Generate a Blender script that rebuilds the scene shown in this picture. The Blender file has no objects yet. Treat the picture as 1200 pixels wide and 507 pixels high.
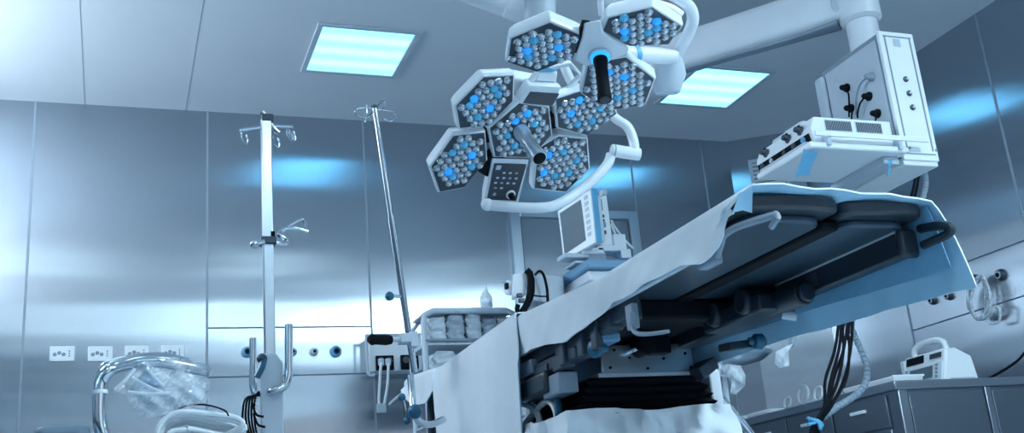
import bpy, bmesh, math, random
from mathutils import Vector, Matrix
random.seed(7)
sc = bpy.context.scene
COL = sc.collection
# ------------------------------------------------------------------ camera
F_PX, CX, CY, CAM_Z = 1248.8, 600.0, 253.5, 0.35
def cam_basis(yaw, pitch, roll):
    cy, sy, cp, sp = math.cos(yaw), math.sin(yaw), math.cos(pitch), math.sin(pitch)
    fw = Vector((sy*cp, cy*cp, sp)); rt = Vector((cy, -sy, 0)); up = Vector((-sy*sp, -cy*sp, cp))
    c, s = math.cos(roll), math.sin(roll)
    return rt*c + up*s, up*c - rt*s, fw
RT, UP, FW = cam_basis(math.radians(21.255), math.radians(17.222), math.radians(-4.98))
EYE = Vector((0, 0, CAM_Z))
cd = bpy.data.cameras.new('camera'); cam = bpy.data.objects.new('camera', cd); COL.objects.link(cam)
cd.sensor_width = 36; cd.lens = F_PX/1200*36; cd.clip_start = 0.02
m3 = Matrix((RT, UP, -FW)).transposed()
cam.matrix_world = Matrix.Translation(EYE) @ m3.to_4x4()
sc.camera = cam
def ray(px, py): return FW + RT*((px-CX)/F_PX) - UP*((py-CY)/F_PX)
def on_y(px, py, Y): d = ray(px, py); return EYE + d*(Y/d.y)
def on_x(px, py, X): d = ray(px, py); return EYE + d*(X/d.x)
def on_z(px, py, Z): d = ray(px, py); return EYE + d*((Z-CAM_Z)/d.z)
def at_depth(px, py, D): return EYE + ray(px, py)*D
def on_plane(px, py, P, n): d = ray(px, py); return EYE + d*((P-EYE).dot(n)/d.dot(n))
V = Vector
# ------------------------------------------------------------------ mesh builder
def smooth_path(pts, k=6, closed=False):
    pts = [V(p) for p in pts]; n = len(pts); out = []
    rng = range(n if closed else n-1)
    for i in rng:
        if closed: p0, p1, p2, p3 = pts[i-1], pts[i], pts[(i+1) % n], pts[(i+2) % n]
        else: p0, p1, p2, p3 = pts[max(i-1, 0)], pts[i], pts[i+1], pts[min(i+2, n-1)]
        for j in range(k):
            t = j/k
            out.append(0.5*((2*p1) + (p2-p0)*t + (2*p0-5*p1+4*p2-p3)*t*t + (3*p1-p0-3*p2+p3)*t**3))
    if not closed: out.append(pts[-1])
    return out
class MB:
    def __init__(s): s.bm = bmesh.new(); s.mi = 0
    def _f(s, vs):
        try: f = s.bm.faces.new(vs); f.material_index = s.mi; return f
        except ValueError: return None
    def hexa(s, p):   # 8 points: bottom 0-3, top 4-7
        v = [s.bm.verts.new(q) for q in p]
        for q in ((3,2,1,0), (4,5,6,7), (0,1,5,4), (1,2,6,5), (2,3,7,6), (3,0,4,7)): s._f([v[i] for i in q])
        return s
    def box(s, x0, x1, y0, y1, z0, z1):
        return s.hexa([(x0,y0,z0),(x1,y0,z0),(x1,y1,z0),(x0,y1,z0),(x0,y0,z1),(x1,y0,z1),(x1,y1,z1),(x0,y1,z1)])
    def obox(s, c, ax, ay, az):   # centre and three half-axis vectors
        c, ax, ay, az = V(c), V(ax), V(ay), V(az)
        return s.hexa([c-ax-ay-az, c+ax-ay-az, c+ax+ay-az, c-ax+ay-az, c-ax-ay+az, c+ax-ay+az, c+ax+ay+az, c-ax+ay+az])
    def prism(s, poly, off, scale=1.0):
        poly = [V(p) for p in poly]; off = V(off); c = sum(poly, V((0,0,0)))/len(poly)
        a = [s.bm.verts.new(p) for p in poly]; b = [s.bm.verts.new(c + (p-c)*scale + off) for p in poly]
        n = len(poly); s._f(a[::-1]); s._f(b)
        for i in range(n): s._f([a[i], a[(i+1) % n], b[(i+1) % n], b[i]])
        return s
    def loft(s, loops, cap=True):
        vs = [[s.bm.verts.new(p) for p in l] for l in loops]; n = len(vs[0])
        for a, b in zip(vs, vs[1:]):
            for i in range(n): s._f([a[i], a[(i+1) % n], b[(i+1) % n], b[i]])
        if cap: s._f(vs[0][::-1]); s._f(vs[-1])
        return s
    def tube(s, pts, r, seg=10, closed=False, k=0, cap=True):
        pts = smooth_path(pts, k, closed) if k else [V(p) for p in pts]
        n = len(pts); rr = r if callable(r) else (lambda t: r)
        t0 = (pts[1]-pts[0]).normalized(); ref = V((0,0,1)) if abs(t0.z) < .9 else V((1,0,0))
        nx = t0.cross(ref).normalized(); loops = []
        for i, p in enumerate(pts):
            if closed: t = (pts[(i+1) % n]-pts[i-1])
            else: t = pts[min(i+1, n-1)]-pts[max(i-1, 0)]
            t.normalize(); nx = (nx - t*nx.dot(t)).normalized(); ny = t.cross(nx); R = rr(i/(n-1))
            loops.append([p + nx*(R*math.cos(2*math.pi*j/seg)) + ny*(R*math.sin(2*math.pi*j/seg)) for j in range(seg)])
        if closed:
            vs = [[s.bm.verts.new(p) for p in l] for l in loops]
            for a, b in zip(vs, vs[1:]+vs[:1]):
                for i in range(seg): s._f([a[i], a[(i+1) % seg], b[(i+1) % seg], b[i]])
        else: s.loft(loops, cap)
        return s
    def cyl(s, p0, p1, r0, r1=None, seg=20):
        r1 = r0 if r1 is None else r1; p0, p1 = V(p0), V(p1)
        return s.tube([p0, p1], lambda t: r0 + (r1-r0)*t, seg)
    def lathe(s, base, axis, prof, seg=24, cap=True):   # prof: (radius, height along axis)
        base, ax = V(base), V(axis).normalized(); ref = V((0,0,1)) if abs(ax.z) < .9 else V((1,0,0))
        nx = ax.cross(ref).normalized(); ny = ax.cross(nx)
        return s.loft([[base + ax*h + nx*(r*math.cos(2*math.pi*j/seg)) + ny*(r*math.sin(2*math.pi*j/seg)) for j in range(seg)] for r, h in prof], cap)
    def sph(s, c, r, seg=16, sq=(1,1,1)):
        m = Matrix.Translation(V(c)) @ Matrix.Diagonal((r*sq[0], r*sq[1], r*sq[2], 1))
        ret = bmesh.ops.create_uvsphere(s.bm, u_segments=seg, v_segments=seg//2+2, radius=1, matrix=m)
        for v in ret['verts']:
            for f in v.link_faces: f.material_index = s.mi
        return s
    def grid(s, fn, nu, nv, close_u=False):
        g = [[s.bm.verts.new(fn(i/(nu-1) if not close_u else i/nu, j/(nv-1))) for j in range(nv)] for i in range(nu)]
        for i in range(nu if close_u else nu-1):
            for j in range(nv-1):
                a, b = g[i], g[(i+1) % nu]; s._f([a[j], b[j], b[j+1], a[j+1]])
        return s
    def build(s, name, mat, parent=None, bevel=0, smooth=40, solid=0, solid_mat=None, fix=True, sub=0):
        if fix: bmesh.ops.recalc_face_normals(s.bm, faces=s.bm.faces[:])
        o_ = origin_of(parent) if parent else V((0,0,0))
        if parent: bmesh.ops.translate(s.bm, verts=s.bm.verts[:], vec=-o_)
        else:
            xs = [v.co for v in s.bm.verts]
            lo = V((min(c.x for c in xs), min(c.y for c in xs), min(c.z for c in xs))); hi = V((max(c.x for c in xs), max(c.y for c in xs), max(c.z for c in xs)))
            o_ = V(((lo.x+hi.x)/2, (lo.y+hi.y)/2, lo.z)); bmesh.ops.translate(s.bm, verts=s.bm.verts[:], vec=-o_)
        me = bpy.data.meshes.new(name)
        if smooth is not None:
            lim = math.radians(smooth)
            for f in s.bm.faces: f.smooth = True
            for e in s.bm.edges:
                if len(e.link_faces) != 2 or e.calc_face_angle(0) > lim: e.smooth = False
        uv = s.bm.loops.layers.uv.new('UVMap')
        for f in s.bm.faces:
            n = f.normal
            for l in f.loops:
                c = l.vert.co
                l[uv].uv = (c.y, c.z) if abs(n.x) > abs(n.y) and abs(n.x) > abs(n.z) else ((c.x, c.z) if abs(n.y) > abs(n.z) else (c.x, c.y))
        s.bm.to_mesh(me); s.bm.free()
        ob = bpy.data.objects.new(name, me); COL.objects.link(ob)
        for m in (mat if isinstance(mat, (list, tuple)) else [mat]): me.materials.append(m)
        if parent: ob.parent = parent
        else: ob.location = o_
        if bevel:
            b = ob.modifiers.new('bevel', 'BEVEL'); b.width = bevel; b.segments = 2; b.limit_method = 'ANGLE'; b.angle_limit = math.radians(40)
        if solid:
            m = ob.modifiers.new('solid', 'SOLIDIFY'); m.thickness = solid; m.offset = -1
            if solid_mat is not None: m.material_offset = solid_mat; m.material_offset_rim = 0
        if sub:
            m = ob.modifiers.new('sub', 'SUBSURF'); m.levels = sub; m.render_levels = sub
        return ob
def origin_of(o):
    p = V((0,0,0))
    while o: p = p + o.location; o = o.parent
    return p
def thing(name, loc, label, cat, group=None):
    o = bpy.data.objects.new(name, None); o.empty_display_size = .1; COL.objects.link(o); o.location = V(loc)
    return tag(o, label, cat, group)
def tag(o, label, cat, group=None, kind=None):
    o['label'] = label; o['category'] = cat
    if group: o['group'] = group
    if kind: o['kind'] = kind
    return o
def struct(o, label, cat):
    o['kind'] = 'structure'; o['label'] = label; o['category'] = cat; return o
# ------------------------------------------------------------------ materials
def nt(name):
    m = bpy.data.materials.new(name); m.use_nodes = True
    n = m.node_tree.nodes; return m, n, m.node_tree.links, n['Principled BSDF']
def pbr(name, col, rough=.5, metal=0., var=.06, scale=8., bump=0., bscale=60., coat=0., emit=None, estr=0., spec=.5):
    m, n, l, b = nt(name)
    b.inputs['Roughness'].default_value = rough; b.inputs['Metallic'].default_value = metal
    b.inputs['Coat Weight'].default_value = coat; b.inputs['Specular IOR Level'].default_value = spec
    tc = n.new('ShaderNodeTexCoord'); nz = n.new('ShaderNodeTexNoise'); nz.inputs['Scale'].default_value = scale; nz.inputs['Detail'].default_value = 4
    l.new(tc.outputs['Object'], nz.inputs['Vector'])
    rp = n.new('ShaderNodeValToRGB'); c0 = [max(0, x*(1-var)) for x in col]; c1 = [min(1, x*(1+var)) for x in col]
    rp.color_ramp.elements[0].position = .3; rp.color_ramp.elements[1].position = .7
    rp.color_ramp.elements[0].color = (*c0, 1); rp.color_ramp.elements[1].color = (*c1, 1)
    l.new(nz.outputs['Fac'], rp.inputs['Fac']); l.new(rp.outputs['Color'], b.inputs['Base Color'])
    if bump:
        n2 = n.new('ShaderNodeTexNoise'); n2.inputs['Scale'].default_value = bscale; n2.inputs['Detail'].default_value = 3
        l.new(tc.outputs['Object'], n2.inputs['Vector'])
        bp = n.new('ShaderNodeBump'); bp.inputs['Strength'].default_value = bump; bp.inputs['Distance'].default_value = .01
        l.new(n2.outputs['Fac'], bp.inputs['Height']); l.new(bp.outputs['Normal'], b.inputs['Normal'])
    if emit: b.inputs['Emission Color'].default_value = (*emit, 1); b.inputs['Emission Strength'].default_value = estr
    return m
def brushed(name, col, rough=.25, aniso=.75, rot=0., wave=.02, var=.05):
    m, n, l, b = nt(name)
    b.inputs['Metallic'].default_value = 1.; b.inputs['Anisotropic'].default_value = aniso; b.inputs['Anisotropic Rotation'].default_value = rot
    tg = n.new('ShaderNodeTangent'); tg.direction_type = 'UV_MAP'; tg.uv_map = 'UVMap'; l.new(tg.outputs['Tangent'], b.inputs['Tangent'])
    tc = n.new('ShaderNodeTexCoord'); mp = n.new('ShaderNodeMapping'); mp.inputs['Scale'].default_value = (60, 60, 1.2)
    l.new(tc.outputs['Object'], mp.inputs['Vector'])
    nz = n.new('ShaderNodeTexNoise'); nz.inputs['Scale'].default_value = 6; nz.inputs['Detail'].default_value = 3; l.new(mp.outputs['Vector'], nz.inputs['Vector'])
    mr = n.new('ShaderNodeMapRange'); mr.inputs['To Min'].default_value = rough-.03; mr.inputs['To Max'].default_value = rough+.03
    l.new(nz.outputs['Fac'], mr.inputs['Value']); l.new(mr.outputs['Result'], b.inputs['Roughness'])
    rp = n.new('ShaderNodeValToRGB'); rp.color_ramp.elements[0].color = (*[x*(1-var) for x in col], 1); rp.color_ramp.elements[1].color = (*[min(1, x*(1+var)) for x in col], 1)
    l.new(nz.outputs['Fac'], rp.inputs['Fac']); l.new(rp.outputs['Color'], b.inputs['Base Color'])
    if wave:
        n2 = n.new('ShaderNodeTexNoise'); n2.inputs['Scale'].default_value = 1.; n2.inputs['Detail'].default_value = 1
        mw = n.new('ShaderNodeMapping'); mw.inputs['Scale'].default_value = (.7, .7, 4.); l.new(tc.outputs['Object'], mw.inputs['Vector']); l.new(mw.outputs['Vector'], n2.inputs['Vector'])
        bp = n.new('ShaderNodeBump'); bp.inputs['Strength'].default_value = 1.; bp.inputs['Distance'].default_value = wave
        l.new(n2.outputs['Fac'], bp.inputs['Height']); l.new(bp.outputs['Normal'], b.inputs['Normal'])
    return m
def lamp_mat(name, col, strength, stripes=True):
    m, n, l, b = nt(name); n.remove(b); out = [x for x in n if x.type == 'OUTPUT_MATERIAL'][0]
    e = n.new('ShaderNodeEmission'); e.inputs['Strength'].default_value = strength
    if stripes:   # three tubes glowing behind the prismatic diffuser
        tc = n.new('ShaderNodeTexCoord'); sx = n.new('ShaderNodeSeparateXYZ'); l.new(tc.outputs['Object'], sx.inputs['Vector'])
        mu = n.new('ShaderNodeMath'); mu.operation = 'MULTIPLY'; mu.inputs[1].default_value = 2*math.pi/.15; l.new(sx.outputs['Y'], mu.inputs[0])
        co = n.new('ShaderNodeMath'); co.operation = 'COSINE'; l.new(mu.outputs[0], co.inputs[0])
        mr = n.new('ShaderNodeMapRange'); mr.inputs['From Min'].default_value = -1; mr.inputs['To Min'].default_value = 0; l.new(co.outputs[0], mr.inputs['Value'])
        rp = n.new('ShaderNodeValToRGB'); rp.color_ramp.elements[0].color = (*[c*k for c, k in zip(col, (.62, .93, 1.))], 1); rp.color_ramp.elements[1].color = (*col, 1)
        l.new(mr.outputs['Result'], rp.inputs['Fac']); l.new(rp.outputs['Color'], e.inputs['Color'])
    else: e.inputs['Color'].default_value = (*col, 1)
    l.new(e.outputs['Emission'], out.inputs['Surface']); return m
def clear_film(name, col=(.85,.93,1.), alpha=.35, scale=7., rough=.12):
    m, n, l, b = nt(name)
    b.inputs['Base Color'].default_value = (*col, 1); b.inputs['Roughness'].default_value = rough; b.inputs['Specular IOR Level'].default_value = .8
    tc = n.new('ShaderNodeTexCoord'); nz = n.new('ShaderNodeTexNoise'); nz.inputs['Scale'].default_value = scale; nz.inputs['Detail'].default_value = 3; nz.inputs['Distortion'].default_value = .8
    l.new(tc.outputs['Object'], nz.inputs['Vector'])
    mr = n.new('ShaderNodeMapRange'); mr.inputs['From Min'].default_value = .35; mr.inputs['From Max'].default_value = .7; mr.inputs['To Min'].default_value = alpha*.35; mr.inputs['To Max'].default_value = min(1, alpha*1.9)
    l.new(nz.outputs['Fac'], mr.inputs['Value']); l.new(mr.outputs['Result'], b.inputs['Alpha'])
    bp = n.new('ShaderNodeBump'); bp.inputs['Strength'].default_value = .8; bp.inputs['Distance'].default_value = .02
    l.new(nz.outputs['Fac'], bp.inputs['Height']); l.new(bp.outputs['Normal'], b.inputs['Normal'])
    return m
M = {}
M['wall_steel'] = brushed('brushed_wall_steel', (.45,.50,.55), rough=.21, aniso=.9, rot=0.0, wave=.004)
M['seam_mid'] = pbr('ceiling_joint', (.38,.44,.50), .5)
M['seam_light'] = pbr('seam_sealant', (.30,.37,.44), .45)
M['seam_dark'] = pbr('dark_joint', (.10,.15,.20), .5)
M['ceiling'] = pbr('ceiling_paint', (.70,.76,.82), .55, var=.02, scale=2)
M['floor'] = pbr('floor_vinyl', (.42,.50,.57), .35, var=.08, scale=3)
M['white'] = pbr('white_enamel', (.74,.80,.86), .32, var=.03, coat=.2)
M['cream'] = pbr('bright_white_enamel', (.88,.93,.96), .35, var=.02)
M['grey'] = pbr('grey_enamel', (.26,.33,.40), .4, var=.05)
M['lgrey'] = pbr('light_grey_plastic', (.52,.60,.68), .42, var=.04)
M['dgrey'] = pbr('dark_grey_metal', (.045,.065,.09), .4, .3, var=.08)
M['black'] = pbr('black_rubber', (.003,.005,.009), .6, var=.2, spec=.12)
M['navy'] = pbr('navy_gloss_moulding', (.010,.022,.036), .36, var=.1, coat=.15)
M['plate'] = pbr('dark_underside_plate', (.040,.075,.110), .32, .3, var=.06, scale=3)
M['vinyl'] = pbr('black_vinyl_cushion', (.024,.036,.050), .3, var=.1, bump=.05)
M['steel'] = brushed('satin_steel', (.55,.63,.70), rough=.3, aniso=.4, wave=0)
M['alu'] = pbr('satin_aluminium', (.78,.83,.87), .28, .9, var=.03)
M['chrome'] = pbr('polished_chrome', (.62,.70,.76), .12, 1., var=.03)
M['blue'] = pbr('blue_plastic', (.012,.11,.20), .35, var=.05)
M['cyan'] = pbr('light_blue_plastic', (.12,.42,.68), .4, var=.04)
M['steelblue'] = pbr('steel_blue_enamel', (.16,.33,.50), .4, var=.04)
M['slate'] = pbr('slate_vinyl', (.16,.23,.30), .4, var=.06)
M['cloth'] = pbr('white_drape_cloth', (.82,.87,.91), .85, var=.03, scale=5, bump=.22, bscale=16)
M['cloth_blue'] = pbr('blue_drape_lining', (.38,.66,.86), .8, var=.05, scale=5, bump=.25, bscale=16)
M['cloth_blue_shade'] = pbr('shaded_blue_lining', (.17,.40,.60), .8, var=.05, scale=5, bump=.3, bscale=40)  # lining blue darkened to stand for shade under the table edge
M['film'] = clear_film('clear_plastic_film')
M['haze_film'] = clear_film('milky_plastic_film', alpha=.6)
M['screen'] = pbr('dark_glass_screen', (.12,.17,.21), .45, var=.05, spec=.3)
M['panel_dark'] = pbr('dark_keypad', (.025,.04,.06), .25, var=.1)
M['lens'] = pbr('faceted_lens', (.50,.56,.61), .18, .85, var=.3, scale=200)
M['lens_blue'] = pbr('lit_blue_lens', (.02,.25,.7), .1, .2, var=.1, emit=(.02,.26,.80), estr=.45)
M['lens_pale'] = pbr('dim_blue_lens', (.10,.36,.60), .12, .4, var=.15, scale=150, emit=(.05,.34,.62), estr=.16)
M['ring_blue'] = pbr('glowing_blue_ring', (.02,.3,.7), .3, emit=(.02,.36,.95), estr=.6)
M['hose'] = pbr('white_tubing', (.75,.80,.84), .3, var=.04)
M['silicone'] = clear_film('clear_tubing', alpha=1.1, scale=30)
M['paper'] = pbr('paper_wrap', (.66,.74,.80), .75, var=.12, scale=30, bump=.5, bscale=50)
LAMP, LAMP2, WIN, EXPO, REAR_FILL = 1.7, 46.0, 5.4, 1.05, .5
EXTRA = [(-.5, 2.75, .04), (1.21, 2.75, .05), (3.485, 2.75, .05), (1.21, .35, .40), (-.5, .35, .12), (3.2, .35, 2.1), (2.0, -1.7, .12)]
# ================================================================== SETTING
XL, XR, YB, YF, H = -1.25, 4.5, 6.13, -2.6, 3.0
st = struct
st(MB().box(XL-.1, XR+.1, YF-.1, YB+.1, -.1, 0).build('floor', M['floor']), 'blue-grey vinyl floor of the operating room', 'floor')
st(MB().box(XL-.1, XR+.1, YF-.1, YB+.1, H, H+.1).build('ceiling', M['ceiling']), 'pale flat panelled ceiling', 'ceiling')
st(MB().box(XL-.1, XR+.1, YB, YB+.1, 0, H).build('wall_back', M['wall_steel']), 'brushed stainless steel back wall', 'wall')
st(MB().box(XR, XR+.1, YF-.1, YB, 0, H).build('wall_right', M['wall_steel']), 'brushed stainless steel right wall', 'wall')
st(MB().prism([(4.08,YB,0), (XR,5.86,0), (XR,YB,0)], (0,0,H)).build('wall_corner', M['wall_steel']), 'slanted steel corner panel holding the air vent', 'wall')
# left wall with an opening for the window
W0, W1, WZ0, WZ1 = 3.6, 5.8, 2.15, 2.92
m = MB(); m.box(XL-.1, XL, YF-.1, W0, 0, H); m.box(XL-.1, XL, W1, YB, 0, H); m.box(XL-.1, XL, W0, W1, 0, WZ0); m.box(XL-.1, XL, W0, W1, WZ1, H)
st(m.build('wall_left', M['wall_steel']), 'brushed steel left wall', 'wall')
st(MB().box(XL-.1, XR+.1, YF-.1, YF, 0, H).build('wall_rear', M['wall_steel']), 'pale painted wall behind the viewer', 'wall')
M['daylight'] = lamp_mat('frosted_daylight', (.72,.87,1.), WIN, stripes=False)
m = MB(); t = .04
# added fill light behind the viewer, framed like a window
m.box(.3, 4.2, YF-.005, YF+.02, .95, 1.0); m.box(.3, 4.2, YF-.005, YF+.02, 2.35, 2.4); m.box(.3, .35, YF-.005, YF+.02, 1.0, 2.35); m.box(4.15, 4.2, YF-.005, YF+.02, 1.0, 2.35); m.box(2.23, 2.27, YF-.005, YF+.02, 1.0, 2.35)
fill_panel = st(m.build('rear_fill_panel', M['white']), 'added wide glowing fill panel behind the viewer, framed like a window', 'window')
M['rear_fill_glow'] = lamp_mat('rear_fill_emission', (.80,.90,1.), REAR_FILL, stripes=False)
MB().box(.35, 2.23, YF, YF+.006, 1.0, 2.35).build('pane', M['rear_fill_glow'], fill_panel); MB().box(2.27, 4.15, YF, YF+.006, 1.0, 2.35).build('pane', M['rear_fill_glow'], fill_panel)
m = MB()
m.box(XL-.06, XL+.01, W0, W0+t, WZ0, WZ1); m.box(XL-.06, XL+.01, W1-t, W1, WZ0, WZ1); m.box(XL-.06, XL+.01, W0, W1, WZ0, WZ0+t); m.box(XL-.06, XL+.01, W0, W1, WZ1-t, WZ1)
win = st(m.build('window_1', M['white']), 'frosted window in the left wall', 'window')
MB().box(XL-.05, XL-.04, W0+t, W1-t, WZ0+t, WZ1-t).build('pane', M['daylight'], win)
# panel joints: raised vertical sealant strips, dark horizontal gaps
k = 0
def trim(mb, mat, lab):
    global k
    k += 1; st(mb.build('trim_%d' % k, mat), lab, 'trim')
for x in (-.46, .485, 1.43, 3.29, 3.86):
    trim(MB().box(x-.006, x+.006, YB-.003, YB, 0, H), M['seam_light'], 'vertical joint strip in the back wall panels')
trim(MB().box(2.35-.006, 2.35+.006, YB-.003, YB, 2.46, H), M['seam_light'], 'vertical joint strip above the door')
for y in (5.11, 4.12, 3.13, 2.14):
    trim(MB().box(XR-.003, XR, y-.007, y+.007, 0, H), M['seam_light'], 'vertical joint strip in the right wall panels')
for z in (1.675, 1.395):
    trim(MB().box(.491, 1.424, YB-.002, YB, z-.004, z+.004), M['seam_dark'], 'dark horizontal joint beside the gas outlet strip of the back wall')
    trim(MB().box(XR-.002, XR, 3.137, 4.113, z-.004, z+.004), M['seam_dark'], 'dark horizontal joint in the near right wall panel')
    trim(MB().box(XR-.002, XR, 4.127, 5.103, z-.004, z+.004), M['seam_dark'], 'dark horizontal joint beside the gas outlet strip of the right wall')
for x in (-.20, .36):
    trim(MB().box(x-.002, x+.002, YF, YB, H-.001, H), M['seam_mid'], 'thin joint line across the ceiling panels')
# door in the back wall
dr = st(MB().box(2.44, 3.20, YB-.012, YB, 0, 2.37).build('door_1', M['wall_steel']), 'flush stainless steel door in the back wall', 'door')
m = MB(); m.box(2.36, 2.43, YB-.03, YB, 0, 2.44); m.box(3.21, 3.28, YB-.03, YB, 0, 2.44); m.box(2.43, 3.21, YB-.03, YB, 2.38, 2.44)
m.build('door_frame', M['steel'], dr, bevel=.004)
# ceiling lights
M['diffuser'] = lamp_mat('light_diffuser', (.22,.62,1.), LAMP)
def ceiling_light(x, y, label, mat=None):
    t = thing('ceiling_light', (x, y, H-.012), label, 'ceiling light', 'recessed ceiling lights')
    m = MB(); a, b, w = .275, .29, .03
    m.box(x-a, x+a, y-b, y-b+w, H-.012, H); m.box(x-a, x+a, y+b-w, y+b, H-.012, H); m.box(x-a, x-a+w, y-b+w, y+b-w, H-.012, H); m.box(x+a-w, x+a, y-b+w, y+b-w, H-.012, H)
    m.build('frame', M['lgrey'], t, bevel=.003)
    MB().box(x-.242, x+.242, y-.258, y+.258, H-.008, H-.003).build('diffuser', mat or M['diffuser'], t)
ceiling_light(1.21, 5.185, 'square glowing ceiling light at left, above the steel pole stand')
ceiling_light(3.485, 5.285, 'square glowing ceiling light at right, partly behind the overhead boom arm')
for i, (x, y, q) in enumerate(EXTRA):
    ceiling_light(x, y, 'square ceiling light out of view overhead', lamp_mat('bright_diffuser_%d' % i, (.83,.915,1.), LAMP2*q))
# air vent on the slanted corner
a, b = V((4.08,YB,0)), V((XR,5.86,0)); dx = (b-a).normalized(); nn = V((-dx.y*-1, -dx.x, 0)); nn = V((dx.y, -dx.x, 0))
if nn.y > 0: nn = -nn
c = a.lerp(b, .52) + V((0,0,2.70)) 
v = thing('air_vent', c, 'slatted air vent grille high on the slanted corner, beside the boom shelf', 'vent')
U = V((0,0,1))
m = MB(); w, h_ = .12, .12
for s_ in (-1, 1):
    m.obox(c + dx*(w*s_) + nn*.006, dx*.012, nn*.006, U*(h_+.012)); m.obox(c + U*(h_*s_) + nn*.006, dx*(w-.012), nn*.006, U*.012)
m.build('frame', M['lgrey'], v)
MB().obox(c + nn*.002, dx*(w-.012), nn*.002, U*(h_-.012)).build('backing', M['black'], v)
for i in range(7):
    MB().obox(c + U*(-.09+.03*i) + nn*.007, dx*(w-.012), nn*.004+U*.004, U*.008).build('slat', M['lgrey'], v)
w_ = bpy.data.worlds.new('world'); sc.world = w_; w_.use_nodes = True
w_.node_tree.nodes['Background'].inputs['Color'].default_value = (.05,.08,.11,1); w_.node_tree.nodes['Background'].inputs['Strength'].default_value = .3
vs = sc.view_settings; vs.view_transform = 'Standard'; vs.look = 'None'; vs.gamma = 1; vs.use_curve_mapping = False; vs.exposure = EXPO
sc.cycles.use_denoising = True
sc.cycles.max_bounces = 8; sc.cycles.diffuse_bounces = 4; sc.cycles.glossy_bounces = 5; sc.cycles.transparent_max_bounces = 12; sc.cycles.transmission_bounces = 4
sc.cycles.sample_clamp_indirect = 6; sc.cycles.caustics_reflective = True
# ================================================================== OPERATING TABLE
TB = thing('operating_table', (1.515, 3.05, 0), 'long black operating table seen from below, draped in white and blue cloth', 'operating table')
def lerp(a, b, t): return a + (b-a)*t
ZB, ZT = 1.002, 1.039
def pad(x0, x1, y0, y1, z0, z1, r=.05, bow=0., n=6):
    # cushion with rounded near corners in plan and a slightly bowed near edge
    pts = []
    for i in range(n+1): a = math.pi + i*math.pi/2/n; pts.append((x0+r+r*math.cos(a), y0+r+r*math.sin(a)))
    for i in range(1, 6): t = i/6; pts.append((lerp(x0+r, x1-r, t), y0 - bow*math.sin(math.pi*t)))
    for i in range(n+1): a = 1.5*math.pi + i*math.pi/2/n; pts.append((x1-r+r*math.cos(a), y0+r+r*math.sin(a)))
    pts += [(x1, y1), (x0, y1)]
    return MB().prism([(x, y, z0) for x, y in pts], (0, 0, z1-z0))
# two leg cushions at the near end, the back cushions further away
pad(1.262, 1.515, 1.865, 2.72, ZB+.002, ZT, .026, .010).build('leg_cushion', M['vinyl'], TB, bevel=.008)
pad(1.537, 1.764, 1.885, 2.72, ZB+.002, ZT, .026, .010).build('leg_cushion', M['vinyl'], TB, bevel=.008)
pad(1.262, 1.765, 2.74, 3.40, ZB+.004, ZT, .01).build('seat_cushion', M['vinyl'], TB, bevel=.012)
pad(1.262, 1.765, 3.42, 4.30, ZB+.02, ZT+.03, .01).build('back_cushion', M['vinyl'], TB, bevel=.012)
pad(1.33, 1.70, 4.31, 4.52, ZB+.03, ZT+.045, .01).build('head_cushion', M['vinyl'], TB, bevel=.012)
# smooth dark plates under the leg cushions
pad(1.285, 1.495, 1.90, 2.66, ZB-.016, ZB+.004, .05).build('leg_plate', M['plate'], TB, bevel=.006)
pad(1.553, 1.745, 1.92, 2.62, ZB-.016, ZB+.004, .05).build('leg_plate', M['plate'], TB, bevel=.006)
MB().box(1.497, 1.551, 1.93, 2.72, ZB-.022, ZB+.003).build('centre_rail', M['black'], TB, bevel=.008)
# side rails: left one pale with a hooked end, right one dark with a loop handle
MB().box(1.262, 1.282, 2.05, 3.30, .955, .985).build('side_rail', M['lgrey'], TB, bevel=.004)
a = on_x(848, 276, 1.262); b = on_x(866, 265, 1.262); c = on_x(910, 251, 1.275); d = on_x(904, 266, 1.28)
m = MB(); m.tube([on_x(840, 300, 1.268), on_x(845, 285, 1.264), a, b, c], .0085, 8, k=4); m.tube([c, on_x(912, 254, 1.275), d], .007, 8)
m.build('rail_hook', M['grey'], TB)
MB().box(1.258, 1.29, 2.02, 2.09, .925, .985).build('rail_block', M['grey'], TB, bevel=.006)
MB().box(1.72, 1.763, 1.935, 2.60, .925, .985).build('side_rail', M['navy'], TB, bevel=.006)
MB().box(1.717, 1.722, 1.935, 2.60, .982, .992).build('rail_edge', M['lgrey'], TB)
MB().box(1.7185, 1.7202, 2.26, 2.40, .94, .972).build('rating_plate', M['dgrey'], TB)
m = MB(); p = [on_x(1078, 268, 1.77), on_x(1100, 264, 1.77), on_x(1113, 266, 1.77), on_x(1112, 273, 1.77), on_x(1098, 280, 1.77), on_x(1082, 287, 1.77)]
m.tube(p, .011, 8, k=4); m.build('loop_handle', M['navy'], TB)
MB().box(1.712, 1.766, 1.925, 1.945, .918, .990).build('rail_end', M['navy'], TB, bevel=.01)
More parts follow.
